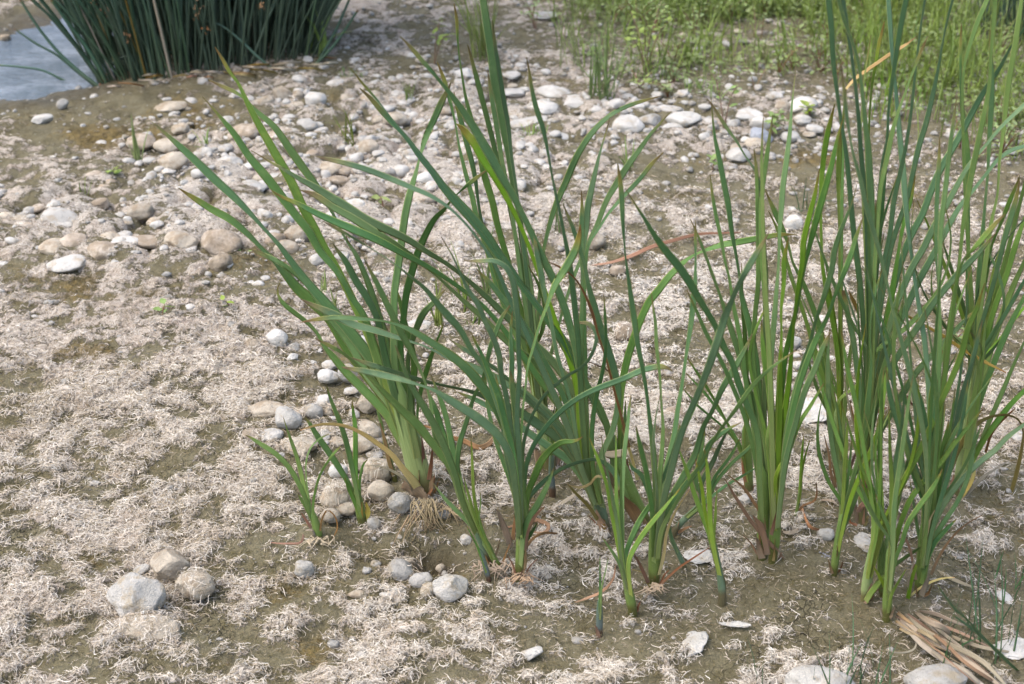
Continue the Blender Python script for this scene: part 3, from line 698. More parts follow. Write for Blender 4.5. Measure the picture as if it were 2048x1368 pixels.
def lying(spec, mt='brown', lift=.012, name='dead_leaf', parent=None, B=None, label=None):
    P = parse(spec)[::-1]; L = np.linalg.norm(np.diff(P[:, :2], axis=0), axis=1).sum()
    n = int(np.clip(L / 8, 10, 70)); Q = cr(P, n); P3 = []; W3 = []
    for i, (x, y, wd) in enumerate(Q):
        p = at(x, y, .004 + lift * math.sin(math.pi * i / (n - 1)) ** .7); P3.append(p); W3.append(max(wd, 1.2) * p[1] / ray(x, y)[1] / FPX)
    P3 = np.array(P3); W3 = np.array(W3)
    rg = np.random.default_rng(int(P[0, 0])); tw = rg.uniform(-.4, .4) + .35 * np.sin(np.linspace(0, rg.uniform(2, 6), n) + rg.uniform(0, 6))
    V, F, a1, a2 = blade(P3, W3, tw, .10, .12)
    if B is None:
        B = P3[n // 2].copy(); B[2] = float(H(B[0], B[1]))
    o = mesh_obj(name, V - B, F, M[mt], parent, attrs={'along': ('FLOAT', a1), 'across': ('FLOAT', a2)}, loc=B)
    if label: o['label'] = label
    return o
# ---------------------------------------------------------------- cattails, traced leaf by leaf (tip first: px, py[, width])
def grow(pl, txt, **kw):
    for ln in txt.strip().splitlines():
        ln = ln.strip()
        if not ln: continue
        mt = None
        if ':' in ln: mt, ln = ln.split(':', 1)
        nm = 'dead_leaf' if mt in ('brown', 'red', 'tan', 'yellow', 'olive', 'paper') else 'leaf'
        pl.leaf(ln, mt, name=nm, **kw)
P1 = Plant('cattail', 'large leaning cattail with pale sheath and exposed roots, fanning left over pebbles', '845,990,50 838,950,62 826,900,62 812,850,56 800,800,44 790,750,32', 's_pale', 'mid', group='large cattails', flat=.55)
grow(P1, '''
430,94 446,120,9 460,145,10 475,164,6 492,200,10 510,235,14 548,303,20 581,361,22 607,417,22 630,460,22 646,493,22 664,522,20 690,569,18 710,610,20 738,670,24 765,740,26
417,160 443,172,9 470,184,10 490,198,7 505,215,12 548,253,18 581,300,22 610,341,22 636,376,18 668,431,10 687,470,8 716,516,13 734,557,15 757,627,18 772,680,22
404,193 420,210,4 437,230,8 464,262,16 499,314,20 531,352,24 557,385,24 592,431,22 616,460,22 640,502,20 667,534,17 687,563,14 705,598,16 722,622,18 749,700,24
301,242 314,252,4 329,265,8 358,291,16 396,326,22 432,361,24 464,390,22 499,425,16 531,460,10 558,490,14 579,518,18 602,549,22 626,578,25 655,610,28 696,658,30 737,711,31 770,762,32
357,376 372,386,8 388,396,14 426,420,18 458,437,18 487,460,14 529,502,8 541,513,9 567,543,18 596,578,26 626,604,30 655,630,32 696,696,32 732,745,32
500,498 515,504,8 529,510,12 564,528,14 594,551,12 617,575,10 640,615,10 668,650,14 700,690,18 735,750,22
560,565 555,577,4 556,589,6 567,607,12 591,627,14 614,645,12 635,668,10 648,692,11 664,711,18 691,743,22 723,775,24 755,808,24 775,831,24 790,862,22
902,164 897,177,8 890,190,14 870,234,18 849,281,12 843,301,5 832,345,6 820,386,16 810,432,18 804,475,18 797,528,18 789,587,17 788,651,18 790,740,20
975,339 945,362,12 916,387,4 898,406,6 890,418,10 874,432,14 854,464,18 836,505,20 822,551,20 813,587,19 807,636,17 801,680,18 805,760,20
791,572 796,590,8 801,607,12 810,645,14 818,675,16 828,720,18
665,486 676,502,9 687,516,14 711,560,20 734,595,20 754,636,18 765,690,20 778,746,22
692,472 700,490,5 716,520,9 734,560,14 752,615,16 768,668,18
887,644 882,662,6 875,679,8 863,711,14 849,755,16 840,790,14 835,828,10 838,870,10
892,578 880,590,9 868,604,14 848,625,16 833,657,14 825,680,11 816,723,8 820,780,12
''')
grow(P1, '''
yellow:600,860 617,855,5 635,850,7 673,849,9 694,853,9 723,866,11 755,887,13 781,907,14 805,936,16
tan:729,932 745,931,3 764,933,5 790,945,8 816,963,10
''', k=-.5)
grow(P1, '''
brown:843,872 846,900,8 848,940,10 852,970,12
brown:865,895 862,930,10 858,960,12
paper:838,940 842,960,16 846,985,22
''', k=-.1, attach=False)
P1.leaf('806,968,30 822,974,34 836,985,36 848,1002,26', 'paper', k=-.25, attach=False, name='papery_sheath', tip=False)
P1.leaf('866,952,6 862,975,16 856,1000,18', 'paper', k=-.15, attach=False, name='papery_sheath')
def roots(pl, c, n, reach, down, sp, seed, zoff=.012):
    rg = np.random.default_rng(seed); allV = []; allF = []; al = []; ac = []; off = 0
    for i in range(n):
        x0, y0 = c[0] + rg.uniform(-sp, sp), c[1] + rg.uniform(-6, 6)
        a = rg.uniform(-1, 1); L = rg.uniform(.25, 1.0) ** 1.0
        pts = []
        for s_ in np.linspace(0, 1, 9):
            px = x0 + a * reach * s_ * L + 5 * math.sin(s_ * 5 + i) ; py = y0 + down * L * s_ ** 1.15 + 3 * math.cos(s_ * 6 + i * 2)
            p = at(px, py, zoff * (1 - s_) + .005 + .006 * math.sin(3.1 * s_)); pts.append(p)
        P3 = cr(np.array(pts), 16); V, F, u, v = tube(P3, np.linspace(rg.uniform(.0006, .0015), .0003, 16), 1, 5)
        allV.append(V); allF.append(F + off); off += len(V); al.append(u); ac.append(v)
    return mesh_obj('roots', np.concatenate(allV) - pl.B, np.concatenate(allF), M['root'], pl.root, attrs={'along': ('FLOAT', np.concatenate(al)), 'across': ('FLOAT', np.concatenate(ac))})
roots(P1, (850, 1000), 34, 70, 95, 22, 1, .03)
roots(P1, (905, 1012), 30, 70, 50, 34, 9, .012)
roots(P1, (835, 1030), 14, 40, 80, 40, 12, .008)
S = Plant('cattail_shoot', 'thin yellow green shoot dying from the base, left of the large leaning cattail', '790,958,12 778,915,10 768,870,9', 's_green', 'fresh', group='young cattail shoots')
grow(S, '''
752,800 756,825,6 763,848,8
''')
S.leaf('760,846,3 770,882,9 779,925,11 788,950,12', 'olive', k=0, attach=False, name='dead_leaf')

P2 = Plant('cattail', 'slender cattail left of centre with papery brown lower stem', '985,1128,13 968,1100,12 952,1062,13 938,1028,14 927,998,15 917,966,15', 's_blue', 'mid')
grow(P2, '''
728,517 738,537,7 749,557,12 769,598,16 789,639,18 810,680,18 822,702,14 838,735,8 851,767,5 860,800,7 866,850,12 880,900,16 905,945,18
790,690 800,715,8 815,755,12 822,770,14 849,816,20 872,857,20 892,901,20 910,948,18
863,752 872,777,8 881,799,14 895,846,16 904,892,18 916,945,17
851,775 861,795,9 872,822,14 884,863,18 898,907,18 912,951,17
1023,606 1016,617,6 1008,628,10 990,669,14 979,701,14 973,730,12 966,758,12 947,796,12 937,831,14 928,858,14 920,884,15 915,928,14
''')
grow(P2, '''
paper:936,1010 943,1035,9 955,1068,12 968,1098,12
brown:974,1098 966,1062,4 956,1040,5
''', k=0, attach=False)
P2b = Plant('cattail_shoot', 'fresh narrow leaved shoot crossing in front of the slender left cattail', '1001,1137,12 988,1118,13 976,1092,13 964,1070,12', 's_green', 'fresh', group='young cattail shoots')
grow(P2b, '''
mid:631,677 644,684,6 658,691,10 688,708,11 717,732,13 743,758,16 770,787,20 802,819,24 831,846,26 860,881,24 889,919,22 911,948,20 925,985,17 945,1032,14
mid:867,967 880,985,6 894,1002,10 923,1031,12 946,1055,12 962,1078,11
942,876 944,910,6 945,938,8 948,990,9 958,1040,10 968,1070,9
927,951 933,975,5 939,996,7 952,1040,8 966,1075,8
961,985 961,1010,4 958,1037,4 968,1070,5
''')
roots(P2b, (985, 1128), 30, 60, 40, 40, 4)
S = Plant('cattail_shoot', 'tiny shoot with slate grey sheath beside the slender left cattail', '978,1160,10 971,1135,11 965,1112,9 958,1095,6', 's_slate', 'mid', group='young cattail shoots')
grow(S, '933,1052 942,1068,4 952,1087,6 960,1108,6')

P3 = Plant('cattail', 'cattail in the front centre with bulging brown tipped base and drooping leaves', '1036,1162,16 1040,1130,20 1043,1085,22 1044,1040,24 1040,990,24 1034,930,24', 's_green', 'blue', group='large cattails', flat=.6)
grow(P3, '''
mid:1075,1043 1070,1054,6 1063,1066,10 1049,1087,12 1044,1105,12
mid:1108,935 1101,955,9 1092,976,14 1072,1014,18 1057,1037,17 1046,1069,14
1222,988 1236,978,10 1238,965,14 1230,948,15 1215,930,14 1194,919,11 1163,923,10 1131,934,11 1102,951,12 1075,975,14 1058,995,13
mid:1165,874 1151,882,9 1125,884,15 1102,899,17 1081,925,20 1070,951,19 1058,980,15
1344,741 1330,734,12 1296,737,16 1245,758,16 1193,778,16 1152,799,15 1118,826,14 1087,861,13 1067,891,12 1054,925,12
1161,449 1159,468,12 1154,490,18 1134,531,22 1110,569,18 1093,613,10 1078,654,9 1066,695,8 1055,736,7 1050,780,6 1046,811,6 1043,855,8 1040,890,10
1147,648 1156,646,6 1166,645,9 1183,651,12 1193,669,11 1189,695,9 1174,724,8 1158,738,8 1142,747,8 1122,761,9 1087,793,9 1067,825,8 1049,878,9
927,521 942,522,6 961,522,11 990,522,13 1011,534,15 1025,560,16 1031,598,16 1036,642,15 1037,701,13 1039,740,13 1036,790,14 1034,840,15 1037,890,16
1025,622 1022,655,8 1022,686,12 1024,720,13 1023,760,13 1030,830,14
mid:1021,741 1024,762,10 1026,782,16 1032,831,16 1037,872,15 1043,913,14
mid:991,749 996,772,8 1002,796,12 1014,840,14 1023,884,14 1032,930,12
882,473 892,490,3 903,508,4 923,552,6 938,582,11 955,607,14 970,642,14 985,672,15 999,715,16 1002,745,14 1014,800,14 1022,860,14
941,663 952,686,7 964,710,9 979,746,13 996,790,16 1012,850,16 1025,900,14
972,735 971,755,6 973,790,8 980,835,9 988,869,10 1008,928,12 1024,972,12
1002,837 1005,868,6 1010,905,8 1022,960,9
645,442 655,447,5 664,452,8 705,475,8 749,502,6 792,531,6 822,554,12 851,578,16 877,610,20 900,636,22 917,655,20 946,705,18 967,733,16 985,785,14 1005,845,14
601,645 615,642,6 632,639,10 675,635,14 728,638,14 763,641,8 792,648,12 822,660,18 863,685,22 898,708,24 930,734,26 968,778,26 991,814,24 1010,862,20 1024,910,16
683,734 698,737,9 717,740,14 761,749,18 805,759,14 849,773,6 863,778,8 898,799,20 930,819,24 965,843,26 995,869,24 1015,900,20
''')
P3.leaf('1090,1012,5 1072,1030,9 1056,1065,8 1052,1100,9', 'brown', k=-.2, attach=False, name='dead_leaf')
P3.leaf('1052,1098,6 1048,1122,18 1040,1150,20', 'paper', k=-.12, attach=False, name='papery_sheath')
P3.lying('1120,1068,3 1090,1066,6 1068,1075,6 1052,1095,6', 'brown', .03)
P3.lying('1010,1056,4 1080,1042,9 1098,1052,9 1092,1064,8 1066,1066,6', 'brown', .02)
roots(P3, (1040, 1150), 24, 50, 26, 26, 5)
S = Plant('dead_shoot', 'withered split brown shoot just behind the front centre cattail', '1024,1098,16 1014,1062,17 1003,1035,12', None, 'brown', cat='dead shoot', group='dead shoots')
grow(S, '''
paper:992,1018 998,1030,9 1006,1050,17 1016,1075,17 1022,1095,14
brown:1030,1030 1028,1052,8 1026,1080,12
''', attach=False)
S.leaf('1040,1062,10 1034,1090,16', 'paper', k=0, attach=False, name='dead_leaf')

P4 = Plant('cattail', 'big cattail in the centre with grey green base and broad leaves leaning far left', '1212,1064,30 1202,1025,32 1190,985,34 1178,945,34 1168,915,30', 's_blue', 'blue', group='large cattails', flat=.6)
grow(P4, '''
630,312 646,316,8 690,326,14 734,339,16 778,356,16 816,372,14 866,394,11 894,412,8 932,448,6 961,485,7 990,530,9 1016,590,12 1050,660,16 1090,750,18 1130,840,18
502,301 518,310,3 534,320,5 563,336,9 591,353,12 626,372,18 664,396,23 681,406,24 734,440,24 778,461,22 819,481,18 851,502,14 891,526,11 932,557,10 967,588,14 1002,622,18 1025,645,18 1060,680,20 1093,710,20 1119,739,22 1150,790,22 1165,850,20
mid:600,380,10 626,388,14 664,413,18 705,436,20 749,464,22 792,490,18 836,522,12 865,545,7 900,576,9 932,606,13 961,631,16 996,666,16 1025,692,18 1060,718,18 1093,748,20 1128,784,22 1160,850,20
541,379 558,391,7 591,405,12 626,423,16 670,443,20 719,464,22 763,484,20 807,508,16 851,531,14 885,552,12 923,578,11 961,607,11 996,645,13 1030,690,16 1080,760,18 1130,830,20
601,598 615,605,8 632,613,14 670,630,22 705,648,20 749,660,18 792,674,12 825,684,6 851,693,5 872,703,6 907,720,14 945,734,20 967,744,22 1002,761,22 1032,776,24 1061,799,26 1087,822,28 1113,849,26 1138,885,24
699,714 715,720,6 732,726,12 775,740,14 834,758,12 881,770,7 922,778,7 960,789,14 996,805,20 1040,825,24 1081,852,26 1110,872,24 1140,905,22
897,677 913,688,7 930,699,12 968,722,11 1000,745,9 1050,790,10 1110,850,12
913,783 928,790,8 944,796,12 973,811,11 1010,833,12 1043,855,15 1075,878,17 1110,901,22 1143,926,22
1163,381 1164,410,8 1164,438,14 1163,496,14 1163,540,8 1164,560,4 1164,599,8 1161,672,16 1161,730,18 1162,760,17 1164,796,16 1167,855,17 1172,910,18
1053,114 1058,140,6 1063,173,10 1071,211,14 1086,257,13 1098,316,7 1104,350,6 1116,408,8 1128,467,10 1139,525,14 1148,599,16 1154,657,15 1160,740,16 1165,830,18
1327,305 1316,315,6 1305,326,10 1282,355,12 1261,378,12 1238,402,10 1214,431,7 1197,457,8 1179,484,9 1170,540,11 1168,620,12 1170,720,13 1172,820,15
1220,234 1213,261,4 1203,294,5 1194,329,10 1184,373,16 1176,411,18 1172,457,16 1168,492,10 1165,536,8 1163,600,8 1165,700,11 1168,800,14
800,73 812,84,6 823,96,10 843,120,12 864,143,10 881,164,8 905,193,14 928,225,18 949,257,22 966,287,24 987,322,25 1007,360,22 1025,389,18 1037,414,16 1055,449,16 1072,487,18 1093,531,20 1110,566,20 1131,622,20 1145,672,18 1154,715,17 1168,800,18
fresh:912,247 922,254,12 931,264,19 949,288,21 966,319,20 985,347,18 1007,385,14 1040,450,10 1075,540,9 1110,640,12 1150,760,14
952,537 964,549,7 976,561,12 1002,593,16 1023,619,18 1049,650,16 1085,715,15 1130,800,16
1068,458 1070,477,7 1072,496,12 1081,540,16 1090,593,14 1099,628,13 1112,700,13 1140,800,14
1126,408 1134,427,6 1142,446,10 1157,490,12 1169,531,9 1175,563,10 1186,604,16 1201,655,18 1218,705,20 1228,740,19 1236,775,16 1225,860,14 1200,920,14
1207,587 1209,608,4 1210,628,7 1212,683,7 1207,734,10 1193,792,12 1184,860,13
''')
P4.leaf('1135,968,4 1150,985,7 1175,1010,9 1196,1040,10', 'olive', k=-.3, attach=False, name='dead_leaf')
P4.leaf('1138,970,5 1160,975,7 1180,968,7 1195,952,6 1210,958,5', 'olive', k=-.4, attach=False, name='dead_leaf')
P4.leaf('1192,1018,10 1202,1045,20 1212,1068,22', 'paper', k=-.1, attach=False, name='papery_sheath')

P5 = Plant('cattail', 'tallest central cattail standing at the back, its leaves reaching the top edge', '1100,935,34 1092,880,40 1082,820,40 1076,760,38 1070,700,34', 's_pale', 'mid', group='large cattails', flat=.6)
grow(P5, '''
966,0,18 975,58,22 984,117,22 989,161,22 998,205,20 1007,263,16 1016,307,14 1025,365,12 1037,423,13 1043,467,16 1052,525,16 1061,578,16 1066,642,16 1072,700,16
blue:985,40 990,90,10 998,140,12 1007,199,14 1016,249,12 1022,307,9 1033,380,7 1042,450,9 1052,540,11 1062,640,12
975,140 980,172,8 985,205,12 995,263,13 1004,322,12 1013,365,11 1026,440,11 1040,540,12 1056,650,13
935,89 941,110,7 947,132,10 957,170,14 969,216,14 981,263,14 992,307,13 1004,345,11 1020,420,11 1040,520,13 1060,640,14
908,7 913,35,8 915,73,6 918,108,4 924,149,5 931,193,8 940,228,11 948,256,13 960,307,16 969,351,18 984,400,18 995,450,17 1004,482,16 1017,525,15 1034,590,14 1055,670,14
blue:874,123 881,140,7 887,155,10 896,187,10 905,222,8 911,249,5 916,281,6 925,322,10 934,357,12 946,400,14 952,430,14 964,467,14 979,514,16 990,555,17 1005,599,17 1040,690,16
blue:908,183 910,197,5 914,215,8 919,231,12 931,278,14 943,322,14 951,360,10 956,400,6 964,446,7 980,500,12 1005,580,14 1045,680,14
blue:1323,192 1300,198,6 1275,205,10 1227,226,12 1186,263,16 1156,308,18 1132,363,18 1111,411,16 1096,461,12 1088,496,10 1083,540,9 1078,600,10 1074,660,12
mid:1342,223 1332,233,4 1323,244,6 1302,267,9 1279,299,14 1255,332,18 1235,364,18 1214,399,16 1194,449,14 1179,478,10 1168,507,12 1157,530,12 1142,569,11 1128,613,10 1112,670,10 1095,740,12
fresh:1068,700 1074,740,12 1082,800,18 1090,850,20
fresh:1128,772 1120,800,9 1112,840,14 1104,880,16
''')
P5.leaf('1072,898,12 1080,915,26 1092,940,34', 'paper', k=-.2, attach=False, name='papery_sheath')
P5.leaf('1128,880,6 1118,905,18 1110,935,20', 'paper', k=-.1, attach=False, name='papery_sheath')
S = Plant('cattail_shoot', 'thin shoot with dark slate base in front of the tallest central cattail', '1105,985,14 1103,950,12 1103,905,10', 's_slate', 'mid', group='young cattail shoots')
grow(S, '''
1112,800 1106,830,5 1104,870,8
1094,865 1098,885,5 1101,905,6
''')
# lying brown leaves on their own
o = lying('838,850,2 857,854,5 880,870,7 905,876,10 930,883,11 960,895,11 975,890,11 992,872,10', 'brown', .015, 'dead_leaf'); tag(o, 'orange brown dead leaf lying bent on the mud left of centre', 'dead leaf', 'fallen leaves')
o = lying('1482,465,3 1440,466,4 1400,468,6 1350,480,7 1300,495,8 1262,512,8 1225,524,6 1172,532,3', 'brown', .012, 'dead_leaf'); tag(o, 'long reddish brown dead leaf lying on the pale algae behind the centre', 'dead leaf', 'fallen leaves')
o = lying('1165,982,4 1140,996,8 1112,1014,6', 'tan', .006, 'dead_leaf'); tag(o, 'short bleached leaf scrap on the algae in front of the central cattails', 'dead leaf', 'fallen leaves')

P7 = Plant('cattail', 'dying cattail with brown striped base and yellow edged leaves behind the front centre fan', '1290,1050,44 1270,1010,46 1252,965,42 1236,915,34', 's_green', 'blue', group='large cattails', flat=.55)
grow(P7, '''
700,136 709,146,3 718,158,6 735,178,7 756,202,6 767,216,4 790,245,5 815,275,6 850,318,8 890,372,10 930,425,12 975,485,12 1020,545,12 1070,610,12 1110,660,14 1160,745,16 1210,840,18
719,176 728,184,7 738,193,10 758,216,14 782,243,14 802,263,12 823,289,14 840,313,16 864,342,18 887,374,22 908,398,26 938,430,28 967,464,28 990,499,28 1014,531,24 1037,561,18 1055,584,14 1072,607,16 1093,637,20 1113,663,24 1134,697,27 1154,735,26 1181,788,20 1207,840,16 1230,885,16
mid:1594,470 1580,469,5 1566,469,10 1525,475,14 1482,483,18 1446,489,16 1417,498,10 1394,507,5 1378,516,8 1361,530,14 1337,554,18 1317,580,20 1299,602,20 1286,628,19 1269,672,20 1255,717,20 1246,758,18 1241,809,14 1240,860,14
mid:1251,802 1250,828,6 1249,855,10 1245,900,11
''')
grow(P7, '''
red:1097,524 1107,528,4 1121,535,6 1149,556,5 1169,587,7 1183,621,9 1197,672,6 1214,724,6 1227,775,7 1241,826,8 1258,895,9
red:1175,723 1195,731,3 1216,741,4 1226,760,5 1236,800,6 1246,850,7
yellow:1243,855 1252,880,7 1262,910,8 1275,960,9
red:1218,850 1228,875,9 1245,910,12 1262,960,13
olive:1185,925 1205,935,12 1235,975,22 1262,1020,28
brown:1200,905,16 1222,910,22 1245,912,20
''', attach=False)
P7.leaf('1195,905,3 1215,908,16 1245,906,20 1262,902,12', 'tan', k=-.1, attach=False, name='dead_leaf')
P7.leaf('1240,985,16 1262,1015,30 1285,1052,32', 'brown', k=-.1, attach=False, name='papery_sheath')

P6 = Plant('cattail', 'front centre cattail with green fan of leaves rising from fine white rootlets', '1308,1174,26 1309,1130,34 1311,1080,36 1313,1030,34 1314,985,30', 's_green', 'blue', group='large cattails', flat=.55)
grow(P6, '''
1235,325 1238,346,8 1241,367,12 1244,405,14 1246,449,10 1249,487,5 1251,513,4 1255,545,8 1260,580,12 1269,642,16 1275,686,14 1286,741,11 1293,785,9 1300,844,11 1306,895,15 1310,949,15
mid:1303,587 1306,612,5 1310,638,8 1313,690,10 1320,758,7 1323,810,6 1326,850,9 1324,900,12 1320,949,14
1391,440 1391,478,8 1391,520,5 1391,544,8 1388,588,16 1382,646,14 1373,705,9 1365,763,9 1356,816,12 1347,876,14 1337,916,14 1324,975,14
1539,463 1528,482,8 1517,500,14 1496,535,18 1479,567,11 1464,599,9 1449,637,20 1435,681,22 1417,734,18 1394,792,13 1373,839,13 1356,889,15 1342,942,16 1328,998,15
mid:1505,667 1494,690,8 1482,713,14 1461,749,18 1444,778,16 1426,819,11 1408,851,13 1390,909,17 1363,959,18 1332,1018,16
1482,845 1464,854,6 1446,865,12 1417,892,14 1406,926,16 1373,968,17 1337,1021,16
mid:1593,700 1577,711,4 1561,722,6 1534,743,9 1505,772,12 1482,804,12 1461,833,9 1438,863,7 1412,910,7 1385,955,8 1350,1010,9
1258,916 1263,935,9 1278,945,13 1297,985,14 1306,1030,13
mid:1271,850 1280,890,12 1292,940,14 1302,1000,14
''')
grow(P6, '''
yellow:1380,978 1365,1000,4 1350,1024,7 1334,1064,8 1327,1113,9 1318,1150,8
brown:1268,1107 1280,1130,8 1297,1166,10
brown:1419,1095 1388,1115,4 1357,1136,5 1320,1170,7
''', attach=False, k=-.15)
roots(P6, (1308, 1172), 26, 44, 20, 18, 6)
S = Plant('cattail_shoot', 'small green side shoot leaning right of the front centre fan', '1371,1138,10 1358,1110,10 1345,1082,9 1336,1052,7', 's_blue', 'blue', group='young cattail shoots')
grow(S, '1345,985 1340,1010,5 1338,1035,6')
P8 = Plant('cattail', 'low cattail leaning right between the front centre fan and the bright cattail', '1346,1066,14 1362,1046,14 1388,1022,14 1415,996,13 1430,972,10', 's_blue', 'blue')
grow(P8, '''
1525,858 1513,874,5 1502,891,9 1467,923,10 1432,964,10
1525,929 1508,938,4 1490,949,6 1449,973,8
1482,873 1474,887,5 1467,902,8 1446,932,9 1429,955,9
1470,850 1455,862,6 1445,880,10 1425,925,14 1402,970,14
1410,858 1405,888,9 1398,925,12 1392,965,12
''', k=-.1)
P8.leaf('1384,1052,3 1372,1056,7 1356,1066,8', 'brown', k=-.2, attach=False, name='dead_leaf')

P9 = Plant('cattail', 'bright green upright cattail with crossed dead leaves at its foot right of centre', '1546,1120,24 1549,1085,30 1551,1040,30 1552,1000,30 1553,950,30', 's_green', 'fresh', group='large cattails', flat=.5)
P9b = Plant('cattail', 'upright cattail rising just behind and left of the crossed dead leaves', '1524,1112,20 1526,1070,24 1527,1030,24 1527,985,24 1524,930,22', 's_green', 'mid', group='large cattails', flat=.5)
grow(P9b, '''
blue:1251,378 1260,392,3 1270,408,5 1287,434,9 1308,469,14 1331,501,20 1355,530,22 1378,563,22 1392,588,20 1408,614,17 1432,655,16 1446,690,18 1464,725,16 1476,763,18 1490,800,18 1510,850,18
1381,439 1391,460,5 1403,489,8 1417,527,9 1423,544,10 1438,585,9 1452,626,14 1467,673,16 1479,711,16 1490,749,16 1502,790,16 1514,836,16
1422,194 1425,232,4 1430,276,8 1439,320,13 1449,372,14 1457,413,14 1464,466,10 1473,515,6 1479,553,6 1484,594,12 1496,640,16 1508,699,18 1516,757,17 1522,822,16
1420,349 1425,390,8 1432,431,10 1442,477,9 1451,527,6 1457,550,6 1467,611,10 1476,655,12 1484,699,13 1490,749,14 1504,830,14
1413,197 1423,208,5 1438,232,9 1455,258,9 1473,282,7 1490,311,5 1508,337,6 1520,372,10 1525,407,8 1529,448,4 1530,501,8 1531,544,14 1531,617,14 1531,705,14 1529,790,14
1373,579 1382,598,5 1391,617,8 1414,670,10 1438,713,10 1462,765,11 1488,830,12
''')
grow(P9, '''
1508,296 1510,314,5 1512,331,8 1514,370,10 1515,413,10 1517,472,12 1517,525,14 1517,558,12 1510,632,11 1506,705,12 1515,790,13 1528,870,14
1527,235 1525,260,4 1524,287,6 1523,325,8 1524,369,10 1526,450,11 1530,560,12 1537,680,14 1542,800,15
1546,229 1543,248,4 1540,267,7 1533,317,13 1527,355,14 1523,399,11 1520,442,8 1523,520,9 1532,620,12 1540,740,14
mid:1592,128 1588,170,3 1584,208,5 1580,261,10 1574,314,14 1566,372,15 1562,425,14 1559,460,10 1558,501,7 1556,545,7 1553,580,10 1549,632,14 1543,705,14 1540,778,15 1546,851,16 1549,920,16
1537,602 1530,618,4 1523,632,6 1510,665,7 1500,700,8 1512,790,9 1530,860,10
1577,475 1573,495,8 1569,515,13 1568,558,12 1562,626,6 1563,664,5 1561,719,12 1558,778,14 1555,851,15 1553,920,16
mid:1689,226 1682,251,4 1675,276,8 1663,331,14 1648,384,18 1634,434,18 1622,480,14 1613,518,9 1604,558,8 1593,617,10 1581,667,14 1572,705,14 1563,778,16 1558,850,17
1639,337 1635,360,6 1631,384,10 1619,431,14 1607,486,16 1605,525,15 1597,573,12 1590,626,8 1585,681,8 1578,763,14 1568,836,16
mid:1714,369 1708,391,3 1701,413,6 1683,457,12 1669,501,16 1663,542,16 1654,573,16 1642,611,13 1631,643,9 1619,690,12 1607,728,16 1593,778,18 1578,840,17
mid:1727,431 1720,452,6 1713,472,10 1701,512,15 1683,558,13 1669,594,9 1654,635,10 1634,675,16 1616,719,16 1599,769,16 1584,830,16 1572,890,16
mid:1661,664 1655,677,8 1648,690,12 1631,734,16 1610,781,16 1590,851,15 1574,910,15
1648,766 1635,788,7 1622,810,10 1601,842,12 1582,890,13
1523,640 1524,668,8 1528,705,16 1537,763,18 1543,822,18 1548,885,18
1562,700 1561,760,12 1560,830,16 1557,900,18
''')
grow(P9, '''
brown:1560,1005 1552,1035,8 1542,1070,10
paper:1512,1075 1518,1095,16 1524,1118,20
brown:1505,1030 1520,1050,14 1530,1080,16 1535,1110,16
''', attach=False, k=-.2)
P9.leaf('1448,955,4 1476,1002,9 1505,1046,10 1537,1084,11 1560,1110,9 1578,1138,4', 'brown', k=-.3, attach=False, name='dead_leaf')
P9.leaf('1456,950,3 1485,973,8 1508,1005,9 1525,1034,9 1530,1060,9', 'brown', k=-.15, attach=False, name='dead_leaf')
P9c = Plant('cattail', 'slim cattail with reddish foot standing behind the leaning low one', '1498,985,18 1496,940,20 1494,890,20 1493,840,18', 's_green', 'mid')
grow(P9c, '''
1483,526 1484,556,4 1484,588,6 1490,675,10 1493,763,12 1493,830,14
1373,713 1386,733,5 1400,754,8 1426,795,8 1446,830,7 1467,874,7 1485,915,8
1372,746 1390,765,5 1408,784,8 1430,812,7 1462,858,7 1484,900,7
1366,776 1377,790,4 1388,804,6 1414,827,6 1446,854,6 1476,890,7
''')
P9c.leaf('1483,905,2 1486,940,8 1493,975,10', 'brown', k=-.1, attach=False, name='dead_leaf')
S = Plant('cattail_shoot', 'pair of thin yellow green blades right of the bright cattail', '1590,1040,7 1597,1005,7 1600,980,7', 's_green', 'fresh', group='young cattail shoots')
grow(S, '''
1607,872 1604,910,6 1601,960,8
1620,880 1612,905,5 1604,945,6
''')
S.leaf('1632,965,2 1634,985,4 1630,1000,5 1605,1012,6 1592,1040,6', 'brown', k=-.2, attach=False, name='dead_leaf')
S.lying('1640,1060,4 1622,1055,7 1610,1035,6 1603,1012,6', 'brown', .015)

